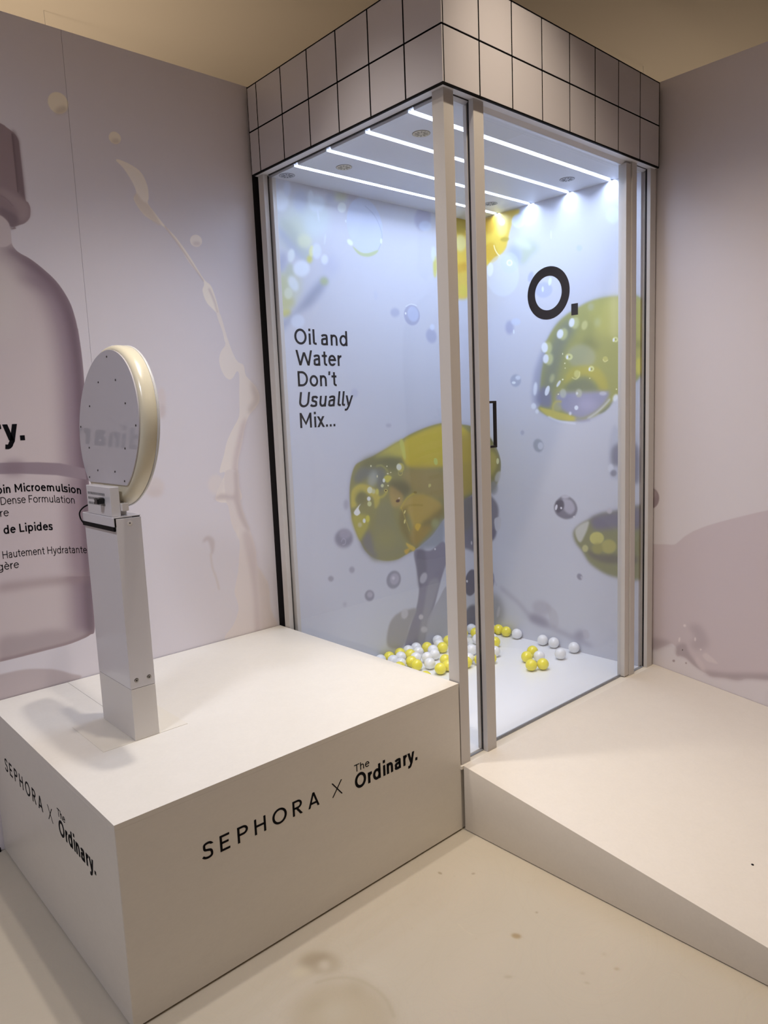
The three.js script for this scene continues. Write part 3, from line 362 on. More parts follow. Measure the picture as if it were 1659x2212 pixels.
struct('floor', uvBy(bx(-5.3, 5.1, -0.1, 0, -4.6, 4.7), (x) => (x - FLOOR_X0) / FLOOR_W, (x, y, z) => (-z + 1.9) / FLOOR_H), floorMat);
struct('ceiling', bx(-5.3, 5.1, CEILING, CEILING + 0.1, -4.6, 4.7), ceilingMat);
const wl = struct('wall_left', bx(-4.6, 1.75, 0, PARTITION, -1.4, -1.2985), std(0xe2dadd, 0.7));
const wr = struct('wall_right', bx(1.6365, 1.75, 0, PARTITION, -1.2985, 4.4), std(0xe2dadd, 0.7));
struct('wall_front', bx(-5.3, 5.1, 0, CEILING, 4.6, 4.7), plainWall); struct('wall_back', bx(-5.3, 5.1, 0, CEILING, -4.6, -4.5), plainWall);
struct('wall_near', bx(-5.3, -5.2, 0, CEILING, -4.5, 4.6), plainWall); struct('wall_far', bx(5, 5.1, 0, CEILING, -4.5, 4.6), plainWall);
const MURAL = '#e3dde2', LIFT = 1.12;
const mural = (name, geo, tex) => mesh(name, geo, std(0xffffff, 0.42, { map: tex }), wl);
{
  const top = PARTITION;
  mesh('gap_shade', bx(0.0165, 0.744, 0.002, top, -1.2985, -1.2962), std(0x1b1619, 0.8), wl);  // dark sheet standing in for the shade between mural wall and booth
  
  const mA = print(-0.8555, 0, 1.6, 3.323, 986, MURAL, PRINT_L, LIFT), mB = print(-2.4555, 0, 1.6, 3.323, 986, MURAL, PRINT_L, LIFT);
  const panel = (x0, tex, x1 = x0 + 1.5994) => mural('mural_panel', uvBy(bx(x0 + 0.0006, x1, 0.002, top, -1.2985, -1.295), (x) => (x - x0) / 1.6, (x, y) => y / 3.323), tex);
  panel(-0.8555, mA, 0.0155); const pb = panel(-2.4555, mB);
  mesh('mural_panel', bx(-4.6, -2.4561, 0.002, top, -1.2985, -1.295), std(MURAL, 0.42), wl);
  mesh('mural_panel', bx(0.7451, 1.634, 0.002, top, -1.2985, -1.295), std(MURAL, 0.42), wl);
  const mR = print(-0.9, 0, 1.7, 3.323, 1046, MURAL, PRINT_R, LIFT);
  mesh('mural_panel', uvBy(bx(1.633, 1.6365, 0.002, top, -0.9, 0.8), (x, y, z) => (z + 0.9) / 1.7, (x, y) => y / 3.323), std(0xffffff, 0.42, { map: mR }), wr);
  mesh('mural_panel', bx(1.633, 1.6365, 0.002, top, -1.295, -0.901), std(MURAL, 0.42), wr);
  mesh('mural_panel', bx(1.633, 1.6365, 0.002, top, 0.801, 4.3), std(MURAL, 0.42), wr);
  // the lettering of the printed bottle label
  const pl = (u, v, t) => [u, v, -1.295 + t], bold = [], light = [];
  textInto(bold, 'Ordinary.', 0, 1.684, 0.0915, 0.2, pl, { upto: -1.151 });
  textInto(light, 'The', -1.8, 1.80, 0.05, 0.12, pl, {});
  const arch = (a, b, c, dip) => (u) => dip * ((u - a) / (c - a)) ** 2;
  textInto(bold, 'oin Microemulsion', 0, 1.476, 0.0335, 0.165, pl, { upto: -0.9495, fit: 0.335, bend: (u) => -0.036 * Math.max(0, (u + 1.21) / 0.26) ** 2 });
  textInto(light, 'Dense Formulation', -1.2745, 1.4305, 0.031, 0.1, pl, { fit: 0.294, bend: (u) => -0.028 * Math.max(0, (u + 1.25) / 0.27) ** 2 });
  textInto(light, 'ère', 0, 1.3835, 0.031, 0.1, pl, { upto: -1.246 });
  textInto(bold, 'de Lipides', 0, 1.312, 0.0345, 0.165, pl, { upto: -1.0825, narrow: 0.94, bend: (u) => -0.01 * Math.max(0, (u + 1.24) / 0.16) ** 2 });
  textInto(light, 'Hautement Hydratante', -1.2895, 1.2125, 0.031, 0.1, pl, { fit: 0.338, bend: (u) => -0.031 * Math.max(0, (u + 1.28) / 0.33) ** 2 });
  textInto(light, 'gère', 0, 1.167, 0.031, 0.1, pl, { upto: -1.2296 });
  mesh('bold_lettering', solid(bold), INK, pb); mesh('light_lettering', solid(light), INK, pb);
}
const bb = struct('baseboard_left', bx(-4.5, -1.42, 0, 0.018, -1.295, -1.287), BLACK);

// ceiling downlights, above and behind the viewer
const trimMat = std(0xf3efe6, 0.4), lensMat = new THREE.MeshStandardMaterial({ color: 0x111111, emissive: WARM, emissiveIntensity: 6 });
DOWNLIGHTS.forEach(([x, z, cd, cone, color, where, aim = [0, -2, 0]]) => {
  const t = thing('ceiling_downlight', 'round white recessed ceiling downlight ' + where, 'light', 'ceiling downlights'); t.position.set(x, CEILING, z);
  mesh('trim_ring', new THREE.LatheGeometry([[0.05, 0], [0.053, -0.006], [0.064, -0.005], [0.066, 0]].map((p) => new THREE.Vector2(...p)), 40), trimMat, t);
  mesh('lens', new THREE.CylinderGeometry(0.05, 0.05, 0.002, 36).translate(0, -0.002, 0), lensMat, t);
  const l = new THREE.SpotLight(color, cd, 0, cone, 1, 2); l.position.set(0, -0.012, 0); l.target.position.set(...aim); l.castShadow = true; l.shadow.radius = z > 1.5 || x < -2 ? 14 : 2.2; t.add(l, l.target);
});

for (const [x, y, z, , where] of ADDED_UPLIGHTS) {
  const t = thing('added_uplight', 'unseen white linear uplight added to brighten the ceiling behind the ' + where, 'light'); t.position.set(x, y, z);
  mesh('housing', bx(-0.71, 0.71, -0.06, 0, -0.08, 0.08, 0.004), trimMat, t);
  mesh('lens', bx(-0.7, 0.7, 0, 0.002, -0.07, 0.07), new THREE.MeshStandardMaterial({ color: 0x111111, emissive: SOFT, emissiveIntensity: 3 }), t);
  for (const u of [-0.5, 0.5]) mesh('cable', new THREE.CylinderGeometry(0.0015, 0.0015, CEILING - y, 8).translate(u, (CEILING - y) / 2, 0), trimMat, t);
}

// ------------------------------------------------------------------ the booth
const booth = thing('glass_booth', 'tall white glass-sided booth with a lit ceiling and a tiled canopy in the corner', 'booth');
const WHITE = std(0xe9e6e2, 0.42), ALU = phys(0xd0ccc8, 0.36), GASKET = std(0x1c1a1d, 0.7), GREY_SEAL = std(0x9a9fa8, 0.45, { metalness: 0.2 }), GLOSSY_FLOOR = phys(0xf2f3f4, 0.28);
const GLASS = phys(0xffffff, 0.0, { transmission: 1, thickness: 0, ior: 1.3 });
const SOFFIT = 2.903, FL = 0.286, SILL = 0.282;
const B = (name, geo, mat, parent = booth) => mesh(name, geo, mat, parent);
B('base', bx(0.018, 1.63, 0, 0.268, -1.28, -0.028, 0.002), WHITE);
B('sill', bx(0.0125, 1.63, 0.268, SILL, -0.0585, -0.0125, 0.0012), std(0xe8e2d6, 0.45));
B('floor_panel', bx(0.046, 1.55, 0.268, FL, -1.215, -0.0595, 0.0015), GLOSSY_FLOOR);
B('floor_edge', bx(0.0185, 0.0455, 0.268, SILL, -1.25, -0.079), ALU);
// back panels with their prints
const panelMat = (tex) => std(0xffffff, 0.38, { map: tex });
const PAPER = '#d2d5e0';
const pB = print(0.04, FL, 1.5, 2.604, 1180, PAPER, PRINT_B, 1.05), pC = print(-1.2, FL, 1.2, 2.604, 944, PAPER, PRINT_C, 1.05);
const backPanel = B('back_panel', uvBy(bx(0.079, 1.535, FL, 2.8895, -1.215, -1.19), (x) => (x - 0.04) / 1.5, (x, y) => (y - FL) / 2.604), panelMat(pB));
const sidePanel = B('side_panel', uvBy(bx(1.535, 1.554, FL, 2.8895, -1.215, -0.062), (x, y, z) => (z + 1.2) / 1.2, (x, y) => (y - FL) / 2.604), panelMat(pC));
{
  const out = [], pl = (u, v, t) => [u, v, -1.19 + t], W = 0.145;
  ['Oil and', 'Water', "Don't"].forEach((s, i) => textInto(out, s, [0.137, 0.141, 0.14][i], 2.099 - 0.1062 * i, 0.0775, W, pl, { fit: [0.362, 0.305, 0.266][i] }));
  textInto(out, 'Usually', 0.136, 2.099 - 0.1062 * 3, 0.0775, W, pl, { fit: 0.368, slant: 0.16 });
  textInto(out, 'Mix...', 0.139, 2.099 - 0.1062 * 4, 0.0775, W, pl, { fit: 0.246 });
  B('lettering', solid(out), INK, backPanel).userData.label = 'five lines of black lettering';
  const o = [], pc = (u, v, t) => [1.535 - t, v, u];
  ribbon(arc(-0.63, 2.376, 0.1175, 0.1215, 90, 452), 0.0262, (a, b, t) => pc(a, b, t * 0.0006), o);
  ribbon([[-0.4555, 2.2325], [-0.4555, 2.295]], 0.0215, (a, b, t) => pc(a, b, t * 0.0006), o);
  B('round_logo', solid(o), INK, sidePanel).userData.label = 'large black ring with a square dot';
}
// corner column, wall posts and door profiles
const R_ = 0.0015;
const colm = B('corner_column', bx(0.0225, 0.0775, SILL, SOFFIT, -0.0785, -0.0208, R_), ALU);
B('wall_post', bx(0.022, 0.0475, SILL, SOFFIT, -1.252, -1.208, R_), ALU); B('wall_post', bx(0.057, 0.079, FL, 2.8895, -1.252, -1.185, R_), ALU);
B('post_gasket', bx(0.0475, 0.057, SILL, 2.9, -1.252, -1.214), GASKET);
B('wall_post', bx(1.556, 1.612, SILL, SOFFIT, -0.0415, -0.0215, R_), ALU); B('wall_post', bx(1.5555, 1.612, FL, 2.8895, -0.07, -0.0525, R_), ALU);
B('post_gasket', bx(1.559, 1.612, SILL, 2.9, -0.0525, -0.0415), GASKET);
// glazing
B('side_glass', bx(0.0485, 0.0555, SILL, 2.9, -1.214, -0.0785), GLASS);
B('front_glass', bx(0.0775, 0.188, SILL, 2.9, -0.049, -0.043), GLASS);
B('front_glass', bx(1.432, 1.559, SILL, 2.9, -0.05, -0.044), GLASS);
B('glass_channel', bx(0.0475, 0.0565, 2.9, SOFFIT, -1.2, -0.079), GASKET); B('glass_channel', bx(0.078, 0.19, 2.9, SOFFIT, -0.0505, -0.0415), GASKET); B('glass_channel', bx(1.432, 1.556, 2.9, SOFFIT, -0.0515, -0.0425), GASKET);
B('glass_channel', bx(0.078, 0.186, SILL, 0.2865, -0.0505, -0.0415), GREY_SEAL); B('glass_channel', bx(1.432, 1.556, SILL, 0.2865, -0.0515, -0.0425), GREY_SEAL);
B('glass_channel', bx(0.0455, 0.0585, SILL, 0.289, -1.2, -0.079), GREY_SEAL);
// fixed jamb beside the door: an outer and an inner profile clamping the glass
B('door_jamb', bx(0.186, 0.2455, SILL, SOFFIT, -0.0415, -0.0175, R_), ALU); B('door_jamb', bx(0.1845, 0.2455, FL, 2.8895, -0.0695, -0.0525, R_), ALU);
B('jamb_gasket', bx(0.1885, 0.2455, SILL, 2.9, -0.0525, -0.0415), GASKET);
// the door: glass leaf, hinge stile, handle
const door = B('door', bx(1.3415, 1.3845, 0.2875, 2.893, -0.0775, -0.0345, R_), ALU);
B('door_glass', bx(0.249, 1.3415, 0.294, 2.884, -0.0655, -0.0575), GLASS, door);
B('door_seal', bx(0.249, 1.3415, 0.2885, 0.2945, -0.0645, -0.0585), GREY_SEAL, door);
{
  const t = 0.0115, hz = -0.05;
  const h = merge([bx(0.3115, 0.323, 1.5725, 1.7655, hz - t / 2, hz + t / 2, 0.001), bx(0.2456, 0.3125, 1.756, 1.7655, hz - t / 2, hz + t / 2, 0.001), bx(0.2456, 0.3125, 1.5725, 1.582, hz - t / 2, hz + t / 2, 0.001)]);
  B('handle', h, std(0x2b2726, 0.35, { metalness: 0.55 }), door).userData.label = 'black D-shaped pull handle';
}
B('hinge_post', bx(1.3865, 1.4315, SILL, SOFFIT, -0.0775, -0.0285, R_), ALU);
B('door_threshold', bx(0.247, 1.3415, SILL, 0.2848, -0.0655, -0.0565), GREY_SEAL);
// canopy: a black carcass faced with square white tiles, joints left open
const canopy = B('canopy', bx(0.0012, 1.597, 2.9065, 3.307, -1.27, -0.0012), phys(0x030304, 0.9, { specularIntensity: 0.1 }));
const TILE = phys(0xcdc9cd, 0.4), rows = [[2.9095, 3.1010], [3.1080, 3.3035]];
const gap = 0.0036;
for (const [y0, y1] of rows) {
  for (let k = 0; k < 7; k++) {                               // the face towards the plinth
    const z1 = k ? 0.0074 - 0.2 * k - gap : -0.0005, z0 = k < 6 ? 0.0074 - 0.2 * (k + 1) + gap : -1.2678;
    B('tile', bx(0, 0.0065, y0, y1, z0, z1, 0.0008), TILE, canopy);
  }
  for (let k = 0; k < 8; k++) {                               // the face over the door
    const x0 = 0.0074 + 0.2 * k + gap, x1 = k < 7 ? 0.0074 + 0.2 * (k + 1) - gap : 1.5935;
    B('tile', bx(x0, x1, y0, y1, -0.0065, 0, 0.0008), TILE, canopy);
  }
}
const trimGeo = (y0, y1) => merge([bx(-0.0012, 0.008, y0, y1, -1.268, 0.0012), bx(0.008, 1.5965, y0, y1, -0.008, 0.0012)]);
B('edge_trim', trimGeo(2.9025, 2.9092), BLACK, canopy); B('edge_trim', trimGeo(3.3037, 3.3075), BLACK, canopy); B('edge_trim', bx(1.5938, 1.597, 2.9092, 3.3037, -0.008, 0.0012), BLACK, canopy);
B('soffit', bx(0.006, 1.594, 2.903, 2.9065, -1.26, -0.006), std(0xdcdce0, 0.45));
const slab = (x0, x1, z0, z1, y0, y1, c) => {                 // a plate whose lower edge is chamfered by c
  const top = [[x0, y1, z0], [x1, y1, z0], [x1, y1, z1], [x0, y1, z1]], low = [[x0 + c, y0, z0 + c], [x1 - c, y0, z0 + c], [x1 - c, y0, z1 - c], [x0 + c, y0, z1 - c]], o = [];
  const q = (a, b, d, e) => o.push(a, b, d, a, d, e);
  q(...low); q(top[3], top[2], top[1], top[0]);
  for (let i = 0; i < 4; i++) { const k = (i + 1) % 4; q(top[i], top[k], low[k], low[i]); }
  return solid(o);
};
const CEIL = phys(0xd3d6de, 0.45, { specularIntensity: 0.6 }), zs = [-0.0575, ...LED_Z.flatMap((z) => [z + 0.0145, z - 0.0145]), -1.2145];
for (let k = 0; k < 10; k += 2) B('ceiling_panel', slab(0.0585, 1.5535, zs[k + 1], zs[k], 2.8895, 2.9026, 0.0012), CEIL);    // five boards with a lit slot between each two
B('door_header', solid((() => { const o = [], x0 = 0.0565, x1 = 1.5535, a = [2.9028, -0.042], b = [2.8892, -0.0595], c = [2.9028, -0.0595], f = (x, q) => [x, ...q]; for (const [p, q] of [[a, b], [b, c], [c, a]]) o.push(f(x0, p), f(x1, q), f(x1, p), f(x0, p), f(x0, q), f(x1, q)); o.push(f(x0, a), f(x0, c), f(x0, b), f(x1, a), f(x1, b), f(x1, c)); return o; })()), std(0xdcdce0, 0.45));
const LED = new THREE.MeshStandardMaterial({ color: 0x222222, emissive: COOL, emissiveIntensity: 3.2 });
for (const z of LED_Z) { B('led_strip', bx(0.802 - LED_LEN / 2, 0.802 + LED_LEN / 2, LED_Y, 2.9028, z - LED_WIDTH / 2, z + LED_WIDTH / 2), LED); }
for (const [x, z, beige] of [[0.2526, -0.3599, 1], [0.2546, -0.8741, 1], [0.104, -1.125, 0], [1.3154, -0.3535, 0], [1.3336, -0.8724, 0]]) {
  const v = B('air_vent', new THREE.CylinderGeometry(0.037, 0.0355, 0.0022, 40).translate(x, 2.8884, z), std(beige ? 0xc9c2ae : 0xb4b7bf, 0.5));
  const slots = [new THREE.TorusGeometry(0.0372, 0.0011, 6, 44).rotateX(Math.PI / 2).translate(x, 2.8888, z)];
  for (let k = 0; k < 10; k++) slots.push(new RoundedBoxGeometry(0.018, 0.0014, 0.0055, 2, 0.0006).translate(0.0205, 0, 0).rotateY((k / 10) * 2 * Math.PI + 0.2).translate(x, 2.8871, z));
  B('vent_slots', merge(slots), std(beige ? 0x8c8676 : 0x63666e, 0.6), v);
}

// ------------------------------------------------------------------ balls on the booth floor
const ballGeo = (() => {
  const pts = []; for (let i = 0; i <= 36; i++) { const a = -Math.PI / 2 + (i / 36) * Math.PI; pts.push(new THREE.Vector2(Math.max(0, Math.cos(a) * (Math.abs(i - 18) < 1 ? 0.0324 : 0.0325)), Math.sin(a) * 0.0325)); }
  return new THREE.LatheGeometry(pts, 40);
})();
const YELLOW = phys(0xfbee48, 0.3, { clearcoat: 0.4, clearcoatRoughness: 0.15 }), PALE = phys(0xf6f7f8, 0.3, { clearcoat: 0.4, clearcoatRoughness: 0.15 });
const ballKinds = [mesh('play_ball', ballGeo, PALE, new THREE.Group()), mesh('play_ball', ballGeo, YELLOW, new THREE.Group())];
const BALLS = [
  [0, 1.502, -0.868, 'white ball against the logo panel, just past the two yellow balls'],
  [0, 1.502, -0.672, 'white ball against the logo panel, the pair member nearer the back corner'],
  [0, 1.502, -0.592, 'white ball against the logo panel, the pair member nearer the hinge post'],
  [0, 1.502, -0.451, 'white ball against the logo panel, the closest one to the hinge post'],
  [0, 1.359, -0.448, 'white ball alone on the floor just in front of the logo panel'],
  [1, 1.292, -0.594, 'yellow ball at the back of the small cluster of five'],
  [1, 1.191, -0.560, 'yellow ball of the small cluster of five, on its plinth side'],
  [0, 1.245, -0.513, 'only white ball in the small cluster of five'],
  [1, 1.097, -0.460, 'front yellow ball of the small cluster of five, nearer the door handle'],
  [1, 1.152, -0.422, 'front yellow ball of the small cluster of five, nearer the hinge post'],
  [1, 1.502, -1.016, 'yellow ball against the logo panel, second from the row of white ones'],
  [1, 1.498, -0.949, 'yellow ball against the logo panel, next to the row of white ones'],
  [1, 1.438, -1.036, 'yellow ball half behind the door jamb, in front of the corner white ball'],
  [0, 1.501, -1.083, 'white ball against the logo panel, the closest one to the back corner'],
  [0, 1.401, -1.157, 'white ball in the heap row touching the text panel, first from the corner'],
  [1, 1.353, -1.082, 'yellow ball in the second heap row off the text panel, first from the corner'],
  [1, 1.294, -1.136, 'yellow ball in the heap row touching the text panel, second from the corner'],
  [0, 1.328, -0.921, 'white ball in the fourth heap row off the text panel, first from the corner'],
  [1, 1.286, -0.869, 'yellow ball in the fourth heap row off the text panel, second from the corner'],
  [0, 1.258, -0.986, 'white ball in the third heap row off the text panel, first from the corner'],
  [0, 1.177, -1.025, 'white ball in the third heap row off the text panel, second from the corner'],
  [0, 1.083, -0.882, 'white ball in the fourth heap row off the text panel, third from the corner'],
  [0, 1.147, -0.757, 'white ball in the loose front row of the heap, first from the corner'],
  [0, 0.955, -0.793, 'white ball in the loose front row of the heap, fourth from the corner'],
  [1, 1.040, -0.699, 'yellow ball in the loose front row of the heap, second from the corner'],
  [1, 0.980, -0.732, 'yellow ball in the loose front row of the heap, third from the corner'],
  [1, 0.897, -0.760, 'yellow ball in the loose front row of the heap, fifth from the corner'],
  [0, 1.081, -1.157, 'white ball in the heap row touching the text panel, third from the corner'],
  [0, 1.031, -1.099, 'white ball in the second heap row off the text panel, third from the corner'],
  [1, 1.122, -1.104, 'yellow ball in the second heap row off the text panel, second from the corner'],
  [1, 1.000, -1.040, 'yellow ball in the third heap row off the text panel, third from the corner'],
  [0, 0.892, -1.157, 'white ball in the heap row touching the text panel, fourth from the corner'],
  [0, 0.847, -1.094, 'white ball in the second heap row off the text panel, fifth from the corner'],
  [1, 0.942, -1.113, 'yellow ball in the second heap row off the text panel, fourth from the corner'],
  [0, 0.925, -1.048, 'white ball in the third heap row off the text panel, fourth from the corner'],
  [0, 0.876, -0.990, 'white ball in the third heap row off the text panel, fifth from the corner'],
  [0, 0.825, -1.156, 'white ball in the heap row touching the text panel, fifth from the corner'],
  [1, 0.757, -1.157, 'yellow ball in the heap row touching the text panel, sixth from the corner'],
  [1, 0.781, -1.094, 'yellow ball in the second heap row off the text panel, sixth from the corner'],
  [0, 0.763, -1.030, 'white ball in the third heap row off the text panel, seventh from the corner'],
  [0, 0.810, -0.983, 'white ball in the third heap row off the text panel, sixth from the corner'],
  [0, 0.714, -1.106, 'white ball in the second heap row off the text panel, seventh from the corner'],
  [1, 0.670, -1.157, 'yellow ball in the heap row touching the text panel, seventh from the corner'],
  [0, 0.601, -1.157, 'white ball in the heap row touching the text panel, eighth from the corner'],
  [0, 0.643, -1.096, 'white ball in the second heap row off the text panel, eighth from the corner'],
  [0, 0.640, -1.029, 'white ball in the third heap row off the text panel, ninth from the corner'],
  [1, 0.590, -0.986, 'yellow ball in the third heap row off the text panel, tenth from the corner'],
  [1, 0.701, -1.004, 'yellow ball in the third heap row off the text panel, eighth from the corner'],
  [1, 0.681, -0.941, 'yellow ball in the fourth heap row off the text panel, sixth from the corner'],
  [0, 0.746, -0.902, 'white ball in the fourth heap row off the text panel, fifth from the corner'],
  [1, 0.580, -0.772, 'yellow ball in the loose front row of the heap, eighth from the corner'],
  [1, 0.849, -0.877, 'yellow ball in the fourth heap row off the text panel, fourth from the corner'],
  [1, 0.725, -0.800, 'yellow ball in the loose front row of the heap, seventh from the corner'],
  [1, 0.792, -0.802, 'yellow ball in the loose front row of the heap, sixth from the corner'],
];
for (const [kind, x, z, label] of BALLS) {
  const b = ballKinds[kind].clone(); b.name = numbered('play_ball'); b.position.set(x, FL + 0.0325, z); b.rotation.set(rnd() * 3, rnd() * 3, rnd() * 3); scene.add(b);
  tag(b, label, 'ball', 'plastic balls on the booth floor');
}

// ------------------------------------------------------------------ the plinth
const LACQUER = phys(0xe9e4da, 0.38, { map: paintGrain });
const plinth = thing('display_plinth', 'large low white box plinth carrying the ring light stand', 'plinth');
const PX0 = -1.405, PX1 = 0.0155, PZ0 = -1.2905, PZ1 = -0.0208, PY = 0.636;
mesh('recessed_base', bx(PX0 + 0.01, PX1 - 0.01, 0, 0.008, PZ0, PZ1 - 0.01), BLACK, plinth);
mesh('front_panel', bx(PX0 + 0.0012, PX1, 0.007, PY - 0.0162, PZ1 - 0.018, PZ1, 0.001), LACQUER, plinth);
mesh('side_panel', bx(PX0, PX0 + 0.018, 0.007, PY - 0.0162, PZ0, PZ1 - 0.0012, 0.001), LACQUER, plinth);
mesh('side_panel', bx(PX1 - 0.018, PX1, 0.007, PY - 0.0162, PZ0, PZ1 - 0.0185, 0.001), LACQUER, plinth);
{
  const sh = new THREE.Shape([[PX0, -PZ1], [PX1 + 0.001, -PZ1], [PX1 + 0.001, -PZ0], [-1.0888, -PZ0], [-1.0888, 0.66], [-1.0902, 0.66], [-1.0902, -PZ0], [PX0, -PZ0]].map((p) => new THREE.Vector2(...p)));
  const g = new THREE.ExtrudeGeometry(sh, { depth: 0.016, bevelEnabled: false }).rotateX(-Math.PI / 2).translate(0, PY - 0.016, 0);
  mesh('top_panel', g, LACQUER, plinth);
  mesh('cover_plate', bx(-1.247, -0.936, PY, PY + 0.0014, -0.79, -0.4945), phys(0xdfd9cc, 0.4), plinth);
}
{
  const letters = (place, s0, k) => {
    const out = [], cap = 0.0527, W = 0.135;
    [['S', -1.1535, 0.0425], ['E', -1.0965, 0.0445], ['P', -1.0345, 0.0475], ['H', -0.972, 0.0545], ['O', -0.9015, 0.0635], ['R', -0.8235, 0.0485], ['A', -0.7545, 0.0485]].forEach(([c, x, f]) => textInto(out, c, s0 + x * k, 0.4112, cap, W, place, { fit: f }));
    textInto(out, 'X', s0 - 0.6535 * k, 0.4112, cap, 0.07, place, { fit: 0.052 });
    textInto(out, 'The', s0 - 0.5475 * k, 0.4655, 0.0275, 0.115, place, { fit: 0.0735 });
    textInto(out, 'Ordinary.', s0 - 0.5495 * k, 0.4, 0.0565, 0.185, place, { fit: 0.3215 });
    return solid(out);
  };
  mesh('front_lettering', letters((u, v, t) => [u, v, PZ1 + t], 0, 1), INK, plinth).userData.label = 'black lettering along the front panel';
  mesh('side_lettering', letters((u, v, t) => [PX0 - t, v, u], 0.027, 1), INK, plinth).userData.label = 'black lettering along the side panel';
}

// ------------------------------------------------------------------ the ramp
const ramp = thing('access_ramp', 'white sloping ramp rising to the glass door of the booth', 'ramp');
{
  const RX0 = 0.0225, RX1 = 1.6305, RZ0 = -0.0104, RZ1 = 2.049, y0 = 0.004;
  const sh = new THREE.Shape([[-RZ0, y0], [-RZ0, SILL], [-RZ1, 0.007], [-RZ1, y0]].map((p) => new THREE.Vector2(...p)));
  const g = new THREE.ExtrudeGeometry(sh, { depth: RX1 - RX0 - 0.003, bevelEnabled: true, bevelSize: 0.0012, bevelThickness: 0.0015, bevelSegments: 2 }).rotateY(Math.PI / 2).translate(RX0 + 0.0015, 0, 0);
  mesh('ramp_body', toCreasedNormals(g, 0.6), phys(0xe8e1d6, 0.42, { map: paintGrain }), ramp);
  mesh('recessed_base', bx(RX0 + 0.012, RX1 - 0.01, 0, 0.0045, RZ0 - 0.0003, RZ1 - 0.06), BLACK, ramp);
  mesh('bolt_hole', new THREE.CylinderGeometry(0.0045, 0.0045, 0.003, 18).rotateX(Math.atan((SILL - 0.007) / (RZ1 - RZ0))).translate(0.3611, 0.1477, 1.0), BLACK, ramp);
}

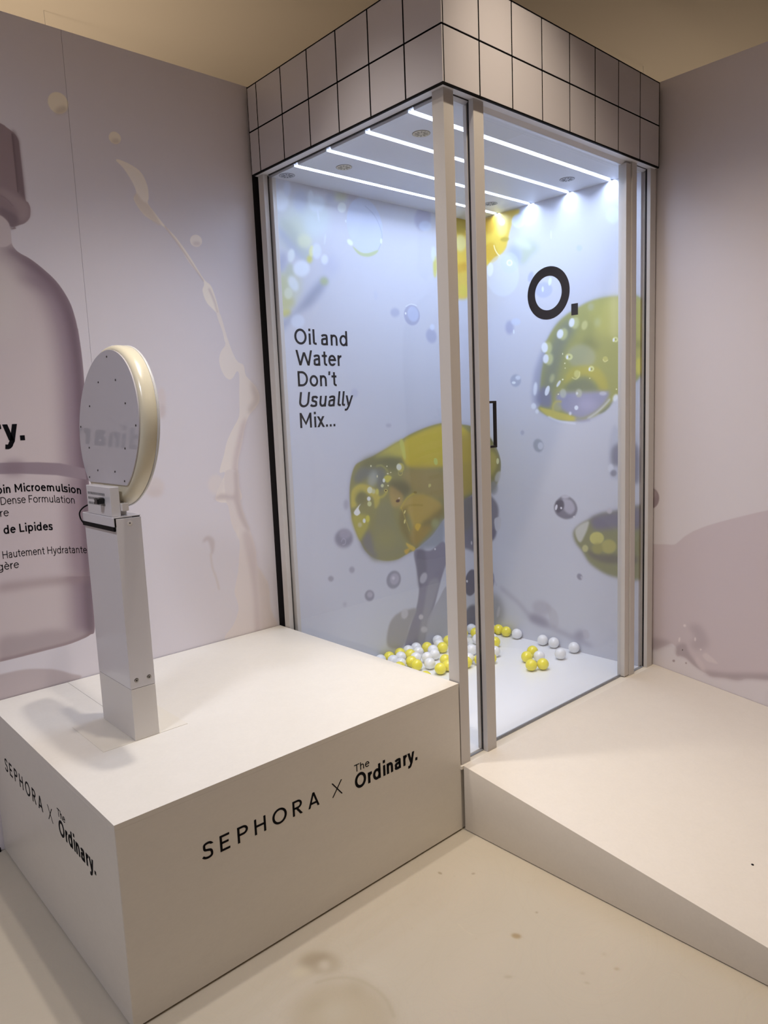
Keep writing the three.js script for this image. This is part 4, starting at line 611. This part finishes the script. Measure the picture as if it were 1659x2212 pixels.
// ------------------------------------------------------------------ the ring light stand
const stand = thing('ring_light_stand', 'white floor-post ring light seen from behind, standing on the plinth', 'ring light');
const ACRYLIC = phys(0xc4c0c3, 0.045), CREAM = phys(0xdcd4ba, 0.25, { clearcoat: 0.25, clearcoatRoughness: 0.12 }), POSTM = phys(0xdfdad4, 0.3), STEEL = std(0x9a9690, 0.35, { metalness: 0.85 });
{
  const x0 = -1.1346, x1 = -1.0455, z0 = -0.7765, z1 = -0.4936, T = 0.0014;
  mesh('post_base', bx(x0, x1, PY + T, 0.8225, z0, z1, 0.0015), POSTM, stand);
  const glossy = phys(0xdcd9da, 0.13);
  mesh('post', bx(x0, x1, 0.8238, 1.4185, z0, z1, 0.0015), glossy, stand);
  // the folded cap plate over the top of the post
  const cs = new THREE.Shape([[-0.006, 1.392], [-0.0035, 1.392], [-0.0035, 1.4215], [0.088, 1.4215], [0.088, 1.4245], [-0.003, 1.4245], [-0.006, 1.4225]].map((p) => new THREE.Vector2(...p)));
  mesh('cap_plate', new THREE.ExtrudeGeometry(cs, { depth: z1 - z0 - 0.004, bevelEnabled: false }).translate(x0, 0, z0 + 0.002), glossy, stand);
  mesh('cap_edge', bx(x0 - 0.008, x0 - 0.001, 1.377, 1.3925, z0 + 0.001, z1 + 0.0005, 0.002), BLACK, stand).userData.label = 'black rubber edge strip';
  mesh('cap_bracket', bx(x1 - 0.03, x1 - 0.004, 1.4187, 1.4213, z1 - 0.004, z1 - 0.001), BLACK, stand); mesh('cap_bracket', bx(x0 - 0.003, x0 + 0.001, 1.392, 1.4215, z1 - 0.0025, z1 + 0.0004), BLACK, stand);
  // screws on the post
  for (const [x, y, r] of [[-1.0868, 1.4, 0.0095], [-1.1119, 0.852, 0.0082], [-1.0664, 0.8525, 0.0082]]) {
    const s = mesh('screw', new THREE.LatheGeometry([[0.0001, 0.0008], [0.0022, 0.0008], [0.0024, 0.0016], [r * 0.6, 0.0018], [r, 0.0004], [r, 0]].map((p) => new THREE.Vector2(...p)), 28).rotateX(Math.PI / 2).translate(x, y, z1), y > 1.2 ? POSTM : STEEL, stand);
    mesh('screw_socket', new THREE.CylinderGeometry(0.0024, 0.0024, 0.001, 12).rotateX(Math.PI / 2).translate(x, y, z1 + 0.0008), BLACK, s);
  }
  // head box with the vent slots and knob
  const hx = -1.1385, box = mesh('head_box', bx(hx, -1.1055, 1.4246, 1.5255, -0.7215, -0.5125, 0.003), phys(0xdcd9d9, 0.2), stand);
  const sl = [];
  for (let r = 0; r < 3; r++) for (let k = 0; k < 13; k++) sl.push(bx(hx - 0.0006, hx + 0.0003, 1.4985 - r * 0.0175 - 0.0042, 1.4985 - r * 0.0175 + 0.0042, -0.7025 + k * 0.0117 - 0.002, -0.7025 + k * 0.0117 + 0.002));
  mesh('vent_slots', merge(sl), BLACK, box);
  mesh('knob', merge([new RoundedBoxGeometry(0.026, 0.022, 0.03, 4, 0.005).translate(hx - 0.013, 1.478, -0.574)]), std(0x0e0d0f, 0.3), stand);
  const cable = new THREE.CatmullRomCurve3([[-1.11, 1.455, -0.722], [-1.125, 1.452, -0.742], [-1.14, 1.44, -0.765], [-1.146, 1.42, -0.787], [-1.145, 1.4, -0.785], [-1.141, 1.385, -0.772]].map((p) => new THREE.Vector3(...p)));
  mesh('cable', new THREE.TubeGeometry(cable, 30, 0.0026, 8), BLACK, stand);
  // the round head: turned housing, back plate, front diffuser; it leans back by 4.9 degrees
  const head = new THREE.Group(); head.name = 'light_head'; head.position.set(-1.075, 1.729, -0.634); head.rotation.z = THREE.MathUtils.degToRad(-4.9); stand.add(head);
  const turn = (prof, n = 96) => new THREE.LatheGeometry(prof.map((p) => new THREE.Vector2(...p)), n).rotateZ(-Math.PI / 2);   // axis along +x
  mesh('housing', turn([[0.2, 0.001], [0.2605, 0.0012], [0.2672, 0.0035], [0.2728, 0.0085], [0.2765, 0.0155], [0.2785, 0.024], [0.2792, 0.034], [0.2792, 0.0505], [0.276, 0.0512], [0.19, 0.0512]]), CREAM, head);
  mesh('diffuser', turn([[0.19, 0.0513], [0.279, 0.0513], [0.2812, 0.0525], [0.2815, 0.0575], [0.279, 0.0605], [0.255, 0.0625], [0.19, 0.0625], [0.19, 0.0513]]), phys(0xf4f2ee, 0.35, { transmission: 0.35, thickness: 0.004 }), head);
  const R = 0.2592, cut = -0.2, a0 = Math.asin(cut / R), shp = new THREE.Shape();
  shp.absarc(0, 0, R, a0, Math.PI - a0, false); shp.closePath();
  const plate = mesh('back_plate', new THREE.ExtrudeGeometry(shp, { depth: 0.0035, bevelEnabled: true, bevelSize: 0.0006, bevelThickness: 0.0006, bevelSegments: 2, curveSegments: 96 }).rotateY(-Math.PI / 2).translate(0.0005, 0, 0), ACRYLIC, head);
  const scr = [];
  scr.push([0.003, 0.237], [-0.073, 0.154], [0.077, 0.153], [-0.156, 0.073], [0.157, 0.072], [-0.244, -0.000], [0.238, -0.002], [-0.162, -0.077], [0.153, -0.077], [-0.083, -0.157], [0.069, -0.157], [-0.162, -0.184], [0.148, -0.186]);
  for (const [zz, yy] of scr) mesh('screw', new THREE.CylinderGeometry(0.0032, 0.0036, 0.0014, 12).rotateZ(Math.PI / 2).translate(-0.0046, yy, zz), std(0x4a4646, 0.4, { metalness: 0.5 }), head);
  mesh('neck_bracket', merge([bx(-1.1056, -1.072, 1.4246, 1.5, -0.68, -0.545, 0.002), bx(-1.1056, -1.082, 1.442, 1.468, -0.6, -0.5, 0.002)]), POSTM, stand);
}

renderer.render(scene, camera);
